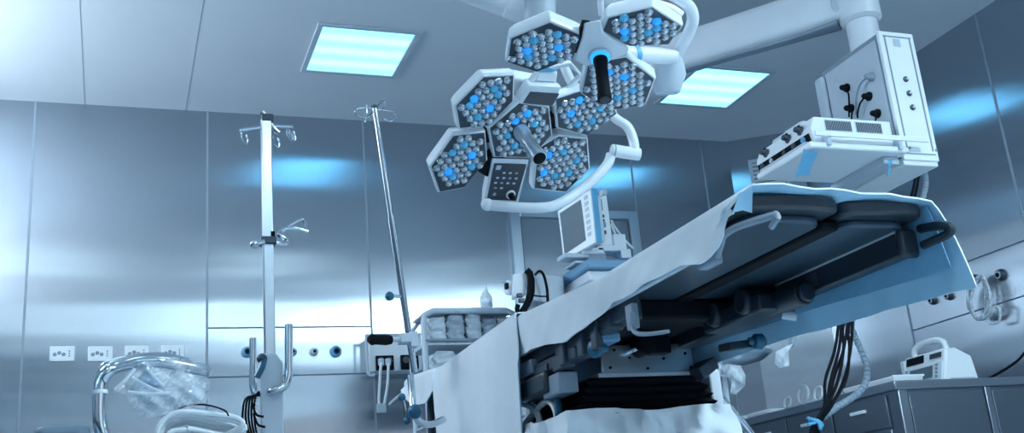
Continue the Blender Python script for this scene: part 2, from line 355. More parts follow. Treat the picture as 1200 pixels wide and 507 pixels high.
# hinge block under the pads and the heavy dark mechanism
MB().box(1.30, 1.75, 2.62, 2.74, .93, .99).build('hinge_bar', M['black'], TB, bevel=.01)
MB().box(1.285, 1.35, 2.55, 3.35, .915, .99).build('frame_beam', M['dgrey'], TB, bevel=.008)
MB().box(1.70, 1.765, 2.45, 3.35, .915, .99).build('frame_beam', M['navy'], TB, bevel=.008)
MB().box(1.36, 1.68, 2.74, 3.30, .95, .995).build('seat_plate', M['black'], TB, bevel=.008)
MB().box(1.27, 1.76, 3.34, 4.28, .975, 1.015).build('back_plate', M['dgrey'], TB, bevel=.008)
m = MB()
for y in (2.46, 2.62): m.cyl((1.60, y, .94), (1.76, y, .94), .035, seg=14)
m.box(1.62, 1.74, 2.40, 2.70, .90, .95); m.build('hinge_motor', M['navy'], TB, bevel=.008)
m = MB(); m.cyl((1.70, 2.30, .925), (1.70, 2.48, .93), .032, seg=14); m.cyl((1.70, 2.285, .925), (1.70, 2.30, .925), .025, seg=14); m.build('hinge_drum', M['navy'], TB, bevel=.004)
m = MB(); m.cyl((1.705, 2.42, .895), (1.735, 2.40, .885), .013, seg=12); m.build('release_pin', M['lgrey'], TB)
q = on_y(888, 402, 2.62)
m = MB(); m.lathe(q + V((-.03,0,.008)), (1,-.1,-.1), [(.010,0),(.012,.012),(.022,.018),(.024,.04),(.015,.05)], 16); m.build('clamp_knob', M['blue'], TB)
m = MB(); m.obox(on_y(862, 405, 2.63), (.05,.02,.008), (-.01,.02,0), (0,0,.012)); m.build('clamp_body', M['navy'], TB, bevel=.004)
# left hand cluster below the drape hem: dark rails, grey blocks, blue knob
for y0, y1, z0, z1, x in ((2.62, 3.02, .90, .945, 1.275), (2.86, 3.34, .865, .91, 1.275)):
    MB().box(x, x+.05, y0, y1, z0, z1).build('slide_rail', M['dgrey'], TB, bevel=.008)
MB().box(1.265, 1.33, 2.98, 3.12, .785, .85).build('clamp_block', M['grey'], TB, bevel=.006)
MB().box(1.25, 1.36, 3.06, 3.30, .80, .87).build('drive_housing', M['navy'], TB, bevel=.012)
for y in (2.70, 2.80, 2.94): MB().box(1.262, 1.285, y-.02, y+.02, .86, .955).build('rail_clamp', M['dgrey'], TB, bevel=.005)
q = on_x(699, 408, 1.285); m = MB(); m.lathe(q + V((.02,.0,0)), (-1,-.25,-.1), [(.012,-.01),(.014,.012),(.024,.018),(.026,.036),(.016,.044)], 16); m.build('tilt_knob', M['blue'], TB)
MB().obox(q + V((.03,.01,.025)), (.03,0,0), (0,.05,0), (0,0,.012)).build('knob_bracket', M['steelblue'], TB, bevel=.004)
m = MB(); m.tube([on_x(741, 366, 1.262), on_x(741, 382, 1.262), on_x(746, 390, 1.262), on_x(760, 391, 1.262), on_x(783, 388, 1.262)], lambda t: .008-.003*t, 8, k=5); m.build('release_lever', M['grey'], TB)
MB().obox(on_x(741, 371, 1.275), (.010,0,0), (0,.022,0), (0,0,.034)).build('lever_block', M['grey'], TB, bevel=.005)
# column head (steel box), bellows, base
def cbox(x0,x1,y0,y1,z0,z1): return MB().box(x0,x1,y0,y1,z0,z1)
CH = cbox(1.42, 1.75, 3.0, 3.36, .835, .935).build('column_head', M['steel'], TB, bevel=.006)
cbox(1.40, 1.77, 2.985, 3.38, .825, .842).build('head_flange', M['lgrey'], TB, bevel=.003)
for x, z in ((1.45,.86),(1.52,.89),(1.58,.855),(1.64,.885),(1.72,.90),(1.735,.855),(1.47,.915)):
    MB().cyl((x, 2.995, z), (x, 3.003, z), .0045, seg=8).build('screw', M['black'], CH)

m = MB(); m.cyl((1.555, 2.93, .918), (1.555, 3.02, .918), .03, seg=18); m.box(1.56, 1.65, 2.955, 3.02, .895, .95); m.build('valve_housing', M['black'], CH, bevel=.006)
MB().cyl((1.527, 2.945, .912), (1.527, 3.02, .912), .009, seg=12).build('valve_stub', M['chrome'], CH)
MB().obox((1.755, 2.98, .84), (.03,0,.018), (0,.06,0), (-.008,0,.018)).build('corner_bracket', M['dgrey'], TB, bevel=.004)
loops = []
nfold = 5; zt, zb = .828, .70
for i in range(nfold*4+1):
    t = i/(nfold*4); z = lerp(zt, zb, t); ph = abs(((t*nfold) % 1)*2-1); e = .016*(1-ph) + .034*t
    loops.append([(1.375-e*1.6, 2.985-e, z), (1.745+e, 2.985-e, z), (1.745+e, 3.40+e, z), (1.375-e*1.6, 3.40+e, z)])
MB().loft(loops).build('bellows', M['black'], TB, smooth=20)
# plastic-wrapped base below
def wrapped(u, v):
    a = u*2*math.pi; sx = .30+.06*v; sy = .27+.06*v
    ca, sa = math.cos(a), math.sin(a); k_ = 1/max(abs(ca), abs(sa))**.8
    n_ = .010*math.sin(a*9+v*11)+.008*math.sin(a*17-v*23)+.006*math.sin(a*31+v*5)
    return V((1.545+ca*sx*k_*1.0+n_, 3.19+sa*sy*k_+n_, .722-.40*v + .006*math.sin(a*5) + n_*(.2+v)))
m = MB(); m.grid(wrapped, 120, 26, close_u=True); m.build('plastic_cover', M['cloth'], TB, smooth=60, solid=.004)
cbox(1.30, 1.79, 2.98, 3.46, .30, .712).build('column', M['lgrey'], TB, bevel=.02)
MB().prism([(1.20,2.65,0),(1.83,2.65,0),(1.83,3.9,0),(1.20,3.9,0)], (0,0,.14), .92).build('base', M['lgrey'], TB, bevel=.03)
MB().box(1.80, 1.84, 3.0, 3.1, .30, .845).build('cover_pole', M['white'], TB, bevel=.006)
# clutter of tubes between hem and bellows on the left
for pts, mat, r in (([(605,470),(625,478),(632,495),(620,515)], 'white', .012), ([(612,500),(640,470),(652,488),(640,515)], 'hose', .010), ([(648,455),(655,480),(650,510)], 'blue', .012),
                    ([(608,450),(630,452),(640,462),(645,440)], 'dgrey', .014), ([(618,465),(640,447),(660,452)], 'lgrey', .010)):
    m = MB(); m.tube([on_x(x, y, 1.30) for x, y in pts], r, 8, k=5); m.build('control_tube', M[mat], TB)
for (x, y), sz, mat in (((618,456), .022, 'lgrey'), ((640,436), .030, 'dgrey'), ((622,432), .034, 'grey'), ((660,425), .030, 'dgrey'), ((606,462), .014, 'white')):
    p = on_x(x, y, 1.285); MB().obox(p, (sz*.6,0,0), (0,sz*1.6,0), (0,0,sz*.7)).build('connector_block', M[mat], TB, bevel=.004)
# ================================================================== DRAPES (white outside, blue lining)
def interp(tab, y):
    if y <= tab[0][0]: return tab[0][1]
    for (a, va), (b, vb) in zip(tab, tab[1:]):
        if y <= b: return va + (vb-va)*(y-a)/(b-a)
    return tab[-1][1]
def drape(name, y0, y1, ztop, hemL, hemR, label, xl, xr, out, ny=90, wav=.006, skew=(0,0,0), seed=1):
    rn = random.Random(seed); ph = [rn.uniform(0, 6.28) for _ in range(12)]
    nL, nT, nR = 16, 12, 16
    def P_(i, y):
        zt = interp(ztop, y)
        wob = lambda s, k_: sum(math.sin(y*f + ph[j+k_] + s*g)*a for j, (f, g, a) in enumerate(((9, 2.5, 1), (17, -3, .6), (31, 4, .35), (53, -6, .22))))
        if i < nL:
            s = 1 - i/nL; z = zt - .012 - s*(zt-.012-interp(hemL, y)); w = wob(s, 0)*wav*(.25+s)
            ys = y + .09*min(1, s*1.6)*max(0, 1-(y-y0)/.35) if skew[1] else y
            return V((xl - .004 - out[0]*s + w, ys + .010*s*math.sin(y*11+2), z))
        i -= nL
        if i <= nT:
            t = i/nT; x = lerp(xl, xr, t); e = min(t, 1-t)
            return V((x, y, zt + (.0 if e > .05 else -.006) + .003*math.sin(x*40+y*13)*min(1, e*8)))
        i -= nT; s = i/nR; z = zt - .012 - s*(zt-.012-interp(hemR, y)); w = wob(s, 4)*wav*(.25+s)
        return V((xr + .004 + out[1]*s**.6 + w, y - .010*s, z))
    n = nL+nT+nR+1
    def fn(u, v):
        i = round(u*(n-1)); t = min(1, max(0, (i-nL)/nT)); q = max(0, (i-nL-nT)/nR)
        sk = lerp(lerp(skew[0], skew[1], t), skew[2], q)
        return P_(i, lerp(y0+sk, y1, v))
    m = MB(); m.grid(fn, n, ny)
    # orient so that outside faces away from the table
    bmesh.ops.recalc_face_normals(m.bm, faces=m.bm.faces[:])
    m.bm.faces.ensure_lookup_table(); m.bm.normal_update()
    f = max(m.bm.faces, key=lambda f: f.calc_center_median().z)
    if f.normal.z < 0: bmesh.ops.reverse_faces(m.bm, faces=m.bm.faces[:])
    o = m.build(name, [M['cloth'], M['cloth_blue']], None, smooth=60, solid=.004, solid_mat=1, fix=False)
    return tag(o, label, 'drape')
DRP = drape('surgical_drape', 1.805, 3.45, [(1.8,1.044),(2.6,1.046),(2.85,1.062),(3.2,1.085),(3.45,1.085)],
      [(1.85,1.0),(1.88,.965),(1.91,.945),(1.95,.935),(2.02,.93),(2.12,.95),(2.25,.95),(2.39,.945),(2.54,.955),(2.70,.925),(2.85,.915),(3.0,.935),(3.24,.952),(3.45,.92)],
      [(1.80,.815),(1.9,.825),(2.3,.845),(2.65,.857),(2.96,.860),(3.45,.86)],
      'long two-sided drape, blue underneath, over the near leg end of the operating table', 1.248, 1.772, (.003,.035), skew=(.0,.06,.03))
def hem2(y): return
drape('surgical_drape', 3.22, 4.70, [(3.22,1.094),(3.64,1.088),(4.1,1.078),(4.45,1.11),(4.62,1.125),(4.70,1.115)],
      [(3.22,.92),(3.25,.50),(4.0,.44),(4.17,.46),(4.20,1.0),(4.35,.965),(4.5,.975),(4.62,1.02),(4.70,1.07)],
      [(3.22,.86),(4.6,.9)], 'white drape over the far head end, one long panel hanging towards the floor', 1.236, 1.79, (.006,.05), ny=120, seed=5)

# added darker strip: shade on the upper right-hand lining, put into colour
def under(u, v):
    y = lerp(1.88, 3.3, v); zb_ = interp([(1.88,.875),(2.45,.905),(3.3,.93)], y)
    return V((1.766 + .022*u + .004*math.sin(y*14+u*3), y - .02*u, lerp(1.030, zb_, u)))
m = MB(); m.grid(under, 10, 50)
tag(m.build('shade_strip', M['cloth_blue_shade'], None, smooth=60, solid=.003), 'added strip of darker blue standing in for shade inside the right-hand side of the drape', 'sheet')

cf = [on_y(881,219,1.83), on_y(866,226,1.835), on_y(858,249,1.85), on_y(870,246,1.845), on_y(880,249,1.856)]
m = MB(); v0 = [m.bm.verts.new(p) for p in cf]; m._f([v0[0], v0[1], v0[2], v0[3]]); m._f([v0[0], v0[3], v0[4]])
m.build('folded_corner', M['cloth_blue'], DRP, smooth=80, solid=.003)
# ================================================================== SURGICAL LIGHTS
def cam_vec(u, v, w): return RT*u - UP*v + FW*w
class Plane:
    def __init__(s, c, a, b, depth):
        s.k = depth/F_PX; s.P = at_depth(c[0], c[1], depth)
        s.a = cam_vec(*a)*s.k; s.b = cam_vec(*b)*s.k
        n = s.a.cross(s.b).normalized()
        if n.dot(FW) > 0: n = -n
        s.n = n                      # faces the viewer
        s.ex = s.a.normalized(); s.ey = n.cross(s.ex)
    def at(s, px, py, off=0.): return on_plane(px, py, s.P + s.n*off, s.n)
    def l2(s, p): d = p - s.P; return (d.dot(s.ex), d.dot(s.ey))
    def w(s, x, y, off=0.): return s.P + s.ex*x + s.ey*y + s.n*off
def inside(pt, poly, marg):
    # poly counter-clockwise or clockwise; true when pt is deeper than marg inside
    n = len(poly); ar = sum(poly[i][0]*poly[(i+1) % n][1]-poly[(i+1) % n][0]*poly[i][1] for i in range(n)); sg = 1 if ar > 0 else -1
    for i in range(n):
        x0, y0 = poly[i]; x1, y1 = poly[(i+1) % n]; L = math.hypot(x1-x0, y1-y0)
        if sg*((x1-x0)*(pt[1]-y0)-(y1-y0)*(pt[0]-x0))/L < marg: return False
    return True
LENS_R = .0119
def lens_mesh():
    m = MB(); nrm = V((0,0,1))
    m.lathe((0,0,0), (0,0,1), [(1.0,0),(1.02,.18),(.86,.50),(.55,.78),(.18,.92)], 9)
    me = m.build('lens_proto', M['lens'], None, smooth=None)
    d = me.data; bpy.data.objects.remove(me)
    for v in d.vertices: v.co = v.co*LENS_R
    return d
LM = lens_mesh(); LM.name = 'lens'
LMB = LM.copy(); LMB.materials.clear(); LMB.materials.append(M['lens_blue']); LMB.name = 'lens_blue'
LMP = LM.copy(); LMP.materials.clear(); LMP.materials.append(M['lens_pale']); LMP.name = 'lens_pale'
class Head:
    def __init__(s, root, pl): s.root, s.pl, s.cnt, s.extra = root, pl, 0, []
    def module(s, px=None, ctr=None, blue=(), rot=30, pitch=.0232, rad=.095, skip=None, thick=.055):
        pl = s.pl
        if px: poly = [pl.l2(pl.at(*q)) for q in px]
        else: cx, cy = ctr; poly = [(cx+rad*math.cos(math.radians(rot+60*i)), cy+rad*math.sin(math.radians(rot+60*i))) for i in range(6)]
        cx = sum(p[0] for p in poly)/6; cy = sum(p[1] for p in poly)/6
        sc_ = lambda k: [(cx+(x-cx)*k, cy+(y-cy)*k) for x, y in poly]
        W = lambda ps, off: [pl.w(x, y, off) for x, y in ps]
        hb = MB().loft([W(sc_(1.035), 0), W(sc_(1.06), -.006), W(sc_(1.05), -thick*.6), W(sc_(.86), -thick)]).build('module_housing', M['white'], s.root, bevel=.0025)
        MB().prism(W(sc_(.985), 0), pl.n*.0025).build('lens_plate', M['dgrey'], hb)
        th = math.radians(rot-30); e1 = (math.cos(th), math.sin(th)); e2 = (math.cos(th+math.pi/3), math.sin(th+math.pi/3))
        spots = []
        for i in range(-7, 8):
            for j in range(-7, 8):
                p = (cx+pitch*(i*e1[0]+j*e2[0]), cy+pitch*(i*e1[1]+j*e2[1]))
                if inside(p, poly, LENS_R*.80) and not (skip and math.hypot(p[0]-skip[0], p[1]-skip[1]) < skip[2]): spots.append(p)
        bl = {}
        for nb, q in enumerate(blue):
            b = pl.l2(pl.at(*q)); i = min(range(len(spots)), key=lambda i: (spots[i][0]-b[0])**2+(spots[i][1]-b[1])**2); bl.setdefault(i, 1 if nb < 2 else 2)
        rot3 = Matrix((pl.ex, pl.ey, pl.n)).transposed().to_4x4()
        for i, p in enumerate(spots):
            s.cnt += 1
            mat4 = Matrix.Translation(pl.w(p[0], p[1], .0022) - origin_of(hb)) @ rot3 @ Matrix.Rotation(random.uniform(0, 6.28), 4, 'Z') @ Matrix.Rotation(random.uniform(-.16, .16), 4, 'X')
            if s.cnt <= 99 or i in bl and s.cnt < 0:
                o = bpy.data.objects.new('lens', (LM, LMB, LMP)[bl.get(i, 0)]); COL.objects.link(o); o.parent = hb; o.matrix_local = mat4
                if i in bl: o['label'] = 'bright blue lit lens' if bl[i] == 1 else 'pale blue lens'
            else: s.extra.append((Matrix.Translation(origin_of(hb)-origin_of(s.root)) @ mat4, bl.get(i, 0)))
        return hb
    def finish(s):
        if not s.extra: return
        bm = bmesh.new()
        for mt, isb in s.extra:
            b0 = len(bm.faces); bm.from_mesh(LM); bm.faces.ensure_lookup_table(); vs = set()
            for f in bm.faces[b0:]:
                f.material_index = isb; vs.update(f.verts)
            bmesh.ops.transform(bm, matrix=mt, verts=list(vs))
        me = bpy.data.meshes.new('lenses'); bm.to_mesh(me); bm.free(); me.materials.append(M['lens']); me.materials.append(M['lens_blue']); me.materials.append(M['lens_pale'])
        o = bpy.data.objects.new('lenses', me); COL.objects.link(o); o.parent = s.root; o['kind'] = 'stuff'
# ------------------------------------------------ front light
DA = 3.0
PA = Plane((612,155), (74,-27,15), (-46,-37,-54), DA)
LA = thing('surgical_light', PA.P, 'large front surgical light with six-sided lens modules, grey centre handle and keypad', 'surgical light', 'ceiling hung surgical lights')
HA = Head(LA, PA)
HA.module(px=[(505,195),(531.3,158.8),(567.6,155),(570,187.5),(543.8,218.9),(515,224.4)], rot=20, blue=[(523,199),(554.5,178.7),(549,195),(543.5,170.5),(527.5,181),(533,206)])
HA.module(px=[(534.4,123.6),(567,90),(601.5,88.4),(600.6,117.8),(572,147),(538.6,149.6)], rot=20, blue=[(558,111.5),(577,125),(576,101.5),(550,127),(560,135),(587,109)])
HA.module(px=[(630,174),(655,159.5),(687.5,163),(690,197.5),(663,224.5),(626,220)], rot=20, blue=[(645,182),(637.5,197),(649.5,208),(667,202.5),(661,175),(673,187)])
HA.module(px=[(573.5,150),(608.5,120.5),(642.5,126),(646,158),(622,184),(580,183)], rot=20, blue=[(617,135),(601,142),(628,143),(592,159),(602,167)], skip=(0,0.0,.026))
HA.module(px=[(651,116),(684,105.5),(716,111),(722,133),(688,158),(654,149)], rot=20, blue=[(676,117),(668,131),(678,141.5),(697,138),(702,127)])
HA.finish()
# dark webs joining the modules
m = MB()
for q in ((572,152),(647,140),(578,187),(612,186)):
    p = PA.at(*q, off=-.028); d = (p-PA.P); d = (d - PA.n*d.dot(PA.n)).normalized(); m.obox(p, d*.03, PA.n*.012, PA.n.cross(d)*.022)
m = None
for q in ((571,156),(647.5,140),(576,186)):
    p = PA.at(*q, off=-.022); d = (p-PA.P); d = (d - PA.n*d.dot(PA.n)).normalized()
    MB().obox(p, d*.05, PA.n*.014, PA.n.cross(d)*.024).build('joint_web', M['black'], LA, bevel=.004)
MB().lathe(PA.P - PA.n*.10, PA.n, [(.16,0),(.17,.02),(.15,.04)], 6).build('rear_hub', M['white'], LA, bevel=.004)
# control panel at the lower edge
pf = [(579,191),(616.5,192),(604.5,234.5),(570.5,233)]
po = [(577,185),(619,186.5),(606,237),(567,236.5)]
ps = [PA.at(*q) for q in po]; cc = sum(ps, V())/4
pb = MB().loft([ps, [PA.at(*q, off=-.02) for q in ((575,185),(620,186),(607,239),(564,238))], [cc + (p-cc)*.8 - PA.n*.05 for p in ps]]).build('control_panel', M['white'], LA, bevel=.003)
fp = [PA.at(*q) for q in pf]
kp = MB().prism(fp, PA.n*.003).build('keypad', M['panel_dark'], pb)
def bil(u, v): return (fp[0]*(1-u)+fp[1]*u)*(1-v) + (fp[3]*(1-u)+fp[2]*u)*v + PA.n*.0032
eu = (fp[1]-fp[0]).normalized(); ev = (fp[3]-fp[0]).normalized(); ev = (ev - eu*ev.dot(eu)).normalized()
m = MB(); c = bil(.15,.1); m.obox(c, eu*.0075, ev*.0075, PA.n*.0006); m.build('label_square', M['lgrey'], pb)
for r in range(4):
    for c_ in range(4):
        if (r, c_) in ((0,0),(3,3),(3,2)): continue
        m = MB(); m.obox(bil(.16+.2*c_+.03*(r % 2), .24+.14*r), eu*.0042, ev*.0028, PA.n*.0006); m.build('key', M['lgrey'] if (r+c_) % 3 else M['grey'], pb)
c = bil(.74,.82)
MB().lathe(c, PA.n, [(.0145,0),(.0145,.004),(.011,.005)], 20).build('knob_ring', M['cream'], pb)
MB().lathe(c + PA.n*.004, PA.n, [(.0105,0),(.009,.016),(.007,.018)], 16).build('dial', M['black'], pb)
MB().lathe(bil(.2,.84), PA.n, [(.006,0),(.005,.002)], 12).build('button', M['grey'], pb)
# small display box at the upper edge
tf = [(621.6,107.2),(655,109.4),(646.7,123.3),(613,120.3)]
to = [(621,99.5),(658,101.5),(648.5,125),(607,120.5)]
ps = [PA.at(*q) for q in to]; cc = sum(ps, V())/4
tb = MB().loft([ps, [p - PA.n*.02 for p in ps], [cc+(p-cc)*.8 - PA.n*.05 for p in ps]]).build('display_box', M['white'], LA, bevel=.003)
MB().prism([PA.at(*q) for q in tf], PA.n*.003).build('display', M['panel_dark'], tb)
# bail handle above the display box, with a blue tab
m = MB(); m.tube([PA.at(607,116,-.03), PA.at(627,88,-.03), PA.at(640,80,-.035), PA.at(667,74,-.035), PA.at(681,88,-.035), PA.at(652,117,-.03)], .009, 8); m.build('rear_bail', M['white'], LA)
p = [PA.at(628,95,-.02), PA.at(632,84,-.02), PA.at(654,85,-.02), PA.at(652,96,-.02)]
MB().prism(p, -PA.n*.02).build('bail_block', M['cream'], LA, bevel=.004)
MB().prism([PA.at(632,85,-.018), PA.at(641,79,-.018), PA.at(653,83,-.018)], -PA.n*.02).build('blue_tab', M['cyan'], LA)
# centre handle
c0 = PA.P + (PA.at(608,150)-PA.P)
hd = PA.n
MB().lathe(c0, hd, [(.030,0),(.031,.008),(.024,.014)], 24).build('handle_collar', M['dgrey'], LA)
hb = MB().lathe(c0 + hd*.012, hd, [(.0225,0),(.0235,.02),(.0205,.035),(.0205,.105),(.0225,.125),(.021,.14)], 24).build('handle', M['alu'], LA)
MB().lathe(c0 + hd*.150, hd, [(.0185,0),(.0185,.004),(.010,.005)], 20).build('handle_tip', M['black'], hb)
# yoke: bent tube from the keypad round to the joint and up behind the head
def yk(px, py, w): return at_depth(px, py, DA + w)
m = MB(); m.tube([yk(572,240,.10), yk(600,242.5,.10), yk(636,243,.11), yk(656,238,.13), yk(678,224,.17), yk(700,206,.20), yk(712,192,.22), yk(716,181,.23)], .0155, 12, k=5)
m.build('yoke', M['white'], LA)
MB().sph(yk(571,239.5,.10), .019, 14).build('yoke_end_cap', M['white'], LA)
MB().cyl(yk(716,176,.225), yk(750,181,.245), .0195, seg=20).build('yoke_joint', M['white'], LA, bevel=.004)
MB().cyl(yk(718.5,176.4,.226), yk(720,176.6,.227), .0202, seg=20).build('joint_ring', M['grey'], LA)
m = MB(); m.tube([yk(744,177,.24), yk(742,163,.25), yk(735,148,.26), yk(722,139,.27), yk(700,120,.29), yk(672,100,.32), yk(655,60,.36)], .0150, 12, k=5); m.build('upper_yoke', M['white'], LA)
# ceiling arm of the front light
m = MB(); m.tube([yk(634,60,.36), yk(633,20,.38), yk(632,-30,.40)], .05, 20); m.build('drop_post', M['lgrey'], LA)
m = MB(); q0, q1 = yk(520,-22,.42), yk(618,14,.42); m.tube([q0, q1], .042, 20); m.build('ceiling_arm', M['white'], LA, bevel=.004)
d = (q1-q0).normalized(); MB().cyl(q1 - d*.07, q1 + d*.012, .0445, seg=20).build('arm_end_cap', M['white'], LA, bevel=.006)
q2 = yk(520,-22,.42); MB().cyl((q2.x, q2.y, q2.z-.05), (q2.x, q2.y, H), .05, seg=20).build('ceiling_column', M['white'], LA)
# ------------------------------------------------ second light
DB = 2.72
PB = Plane((703.4,62.7), (-66.4,-7,-14.5), (47,-29.4,-40), DB)
LB = thing('surgical_light', PB.P, 'upper surgical light with black handle glowing blue at its base', 'surgical light', 'ceiling hung surgical lights')
HB = Head(LB, PB)
HB.module(px=[(598.8,45),(644.8,26),(680.3,40.8),(672,67),(629,83.6),(594.6,72)], rot=20, blue=[(614.5,55.5),(657.5,52),(628.5,43),(621.5,66),(643,64),(650.5,41)])
HB.module(px=[(688.6,75),(733.9,66.8),(766.6,92),(755.7,122),(712,128.8),(682,108.7)], rot=20, blue=[(717,83),(737,87.5),(743.5,102),(728.5,113)])
HB.module(px=[(712.7,21),(764,8.4),(798.4,30.3),(783.8,51.2),(737.8,53.3),(706.5,35.5)], rot=20, blue=[(768.5,22.5),(735,36),(735,42),(728,24),(758,40),(774,32)])
HB.finish()
m = MB()
hubp = [(684,27),(704,23),(708,38),(738,56),(733,64),(688,78),(672,70),(681,44)]
m.loft([[PB.at(*q, off=.004) for q in hubp], [PB.at(*q, off=-.05) for q in hubp]]); m.build('hub', M['white'], LB, bevel=.006)
MB().obox(PB.at(681,43,-.01), PB.ex*.012, PB.ey*.05, PB.n*.012).build('joint_web', M['black'], LB, bevel=.004)
c0 = PB.at(703,65, .004)
MB().lathe(c0, PB.n, [(.030,0),(.031,.004),(.027,.006)], 28).build('handle_collar', M['lgrey'], LB)
MB().lathe(c0 + PB.n*.0055, PB.n, [(.0255,0),(.0255,.006),(.020,.008)], 28).build('glow_ring', M['ring_blue'], LB)
hb = MB().lathe(c0 + PB.n*.012, PB.n, [(.0185,0),(.019,.01),(.0165,.03),(.0165,.11),(.0185,.125),(.0175,.135)], 24).build('handle', M['black'], LB)
MB().lathe(c0 + PB.n*.147, PB.n, [(.014,0),(.012,.003)], 20).build('handle_tip', M['dgrey'], hb)
def y2(px, py, w): return at_depth(px, py, DB + w)
m = MB(); m.tube([y2(703,-6,.02), y2(705,17,.05), y2(712,20,.05), y2(742,19,.05), y2(749,15,.05), y2(750,-6,.02)], .0085, 10); m.build('top_bail', M['white'], LB)
MB().prism([y2(700,-12,.10), y2(752,-12,.10), y2(750,4,.13), y2(703,5,.13)], FW*.03).build('bail_block', M['white'], LB, bevel=.006)
# ring yoke on the right, horizontal joint with blue band, cast body
m = MB(); m.tube([y2(757,-25,.04), y2(785,-8,.06), y2(806,6,.08), y2(812,20,.10), y2(809,34,.12), y2(800,52,.14), y2(792,66,.16)], .0165, 12, k=5); m.build('ring_yoke', M['white'], LB)
m = MB(); m.tube([y2(766,4,.03), y2(786,10,.05), y2(798,18,.06)], .0125, 10, k=4); m.build('inner_yoke', M['cream'], LB)
MB().cyl(y2(730,63,.05), y2(790,66,.15), .0225, seg=24).build('yoke_joint', M['white'], LB, bevel=.004)
MB().cyl(y2(741,63.6,.066), y2(746,63.8,.075), .0232, seg=24).build('blue_band', M['cyan'], LB)
m = MB(); a0 = y2(782,64,.17); a1 = y2(786,110,.20)
m.loft([[a0 + cam_vec(math.cos(t)*.040, 0, math.sin(t)*.04)*1 for t in [i*math.pi/10 for i in range(20)]],
        [a0*.5+a1*.5 + cam_vec(math.cos(t)*.047, 0, math.sin(t)*.05) for t in [i*math.pi/10 for i in range(20)]],
        [a1 + cam_vec(math.cos(t)*.034-.01, 0, math.sin(t)*.04) for t in [i*math.pi/10 for i in range(20)]]])
m.build('joint_body', M['lgrey'], LB, bevel=.006)
m = MB(); m.tube([y2(757,-25,.04), y2(745,-60,.04), y2(735,-100,.05)], .02, 12); m.build('upper_yoke', M['white'], LB)
q2 = y2(735,-100,.05); MB().cyl((q2.x, q2.y, q2.z-.04), (q2.x, q2.y, H), .045, seg=20).build('ceiling_column', M['white'], LB)
# ================================================================== SUPPLY PENDANT (boom, column, box) on the right
YP = 3.4; XB0, XB1 = 3.135, 3.315
PT = thing('supply_pendant', (3.25, 3.6, 1.78), 'white ceiling boom with supply box hanging on a column over the table end', 'medical supply pendant')
bx = MB().box(XB0, XB1, YP+.015, 3.83, 1.80, 2.39).build('supply_box', M['grey'], PT, bevel=.004)
fr = MB().box(XB0-.004, XB1+.004, YP, YP+.02, 1.785, 2.395).build('front_panel', M['cream'], PT, bevel=.004)
for x in (XB0+.022, XB1-.022): MB().box(x-.003, x+.003, YP-.003, YP+.001, 1.83, 2.37).build('edge_groove', M['grey'], fr)
MB().box(XB0+.015, XB1-.015, YP-.003, YP+.001, 2.368, 2.373).build('edge_groove', M['grey'], fr)
MB().box(XB0+.012, XB1-.012, YP-.003, YP+.001, 1.812, 1.817).build('edge_groove', M['grey'], fr)
p = on_y(1051, 50, YP-.002); MB().box(p.x-.018, p.x+.018, YP-.003, YP, p.z-.018, p.z+.018).build('label_square', M['lgrey'], fr)
for q in ((1061,93),(1065,109.5),(1069,126)):
    p = on_y(*q, YP); m = MB(); m.lathe(p, (0,-1,0), [(.013,0),(.013,.006),(.009,.008)], 14); g = m.build('gas_socket', M['dgrey'], fr)
    m = MB(); m.lathe(p + V((.002,-.007,0)), (0,-1,0), [(.006,0),(.005,.004)], 10); m.build('socket_core', M['cream'], g)
for q in ((1066,173),(1097,176)):
    p = on_y(*q, YP); MB().lathe(p, (0,-1,0), [(.006,0),(.005,.004)], 10).build('screw', M['grey'], fr)
MB().box(XB0-.002, XB1+.002, YP+.01, 3.83, 1.765, 1.80).build('bottom_plate', M['cream'], PT, bevel=.004)
MB().box(XB0-.03, XB0, 3.80, 3.86, 1.82, 2.36).build('rear_rail', M['lgrey'], PT, bevel=.012)
m = MB(); m.box(XB0-.006, XB0, YP+.03, 3.80, 1.9, 2.365); m.build('side_panel', M['lgrey'], PT, bevel=.002)
# column and boom
cx_, cy_ = 3.245, 3.62
m = MB(); m.lathe((cx_, cy_, 2.385), (0,0,1), [(.072,0),(.072,.30)], 32); m.build('column', M['white'], PT)
MB().lathe((cx_, cy_, 2.375), (0,0,1), [(.085,0),(.085,.018),(.072,.022)], 32).build('column_flange', M['lgrey'], PT)
m = MB(); m.lathe((cx_, cy_, 2.555), (0,0,1), [(.078,0),(.095,.015),(.095,.22),(.08,.25)], 36); jb = m.build('boom_joint', M['white'], PT)
p = on_y(1003, 3, cy_-.1)
E0 = V((cx_, cy_, 2.68)); E1 = on_z(770, 85, 2.62)
d = (E1-E0); d.z = 0; d.normalize(); sd = V((-d.y, d.x, 0)); E1.z = 2.64
def sect(c, w, h):
    pts = []
    for i in range(24):
        a = i*2*math.pi/24; ca, sa = math.cos(a), math.sin(a); e = .45
        pts.append(c + sd*(w*math.copysign(abs(ca)**e, ca)) + V((0,0,1))*(h*math.copysign(abs(sa)**e, sa)))
    return pts
L_ = (E1-E0).length
m = MB(); m.loft([sect(E0 + d*.05, .075, .085), sect(E0 + d*.16, .085, .095), sect(E0 + d*.3, .085, .10), sect(E0 + d*(L_-.1), .08, .095), sect(E0 + d*L_, .06, .08)]); m.build('boom_arm', M['white'], PT, bevel=.0)
m = MB(); m.loft([sect(E0 + d*.10 + V((0,0,-.098)), .05, .014), sect(E0 + d*.35 + V((0,0,-.10)), .03, .014), sect(E0 + d*(L_-.15) + V((0,0,-.09)), .03, .012)]); m.build('arm_trough', M['grey'], PT)
MB().lathe(E0 + d*.085 + V((0,0,.0)), d, [(.092,-.012),(.098,0),(.098,.012),(.09,.02)], 28).build('joint_collar', M['lgrey'], PT)
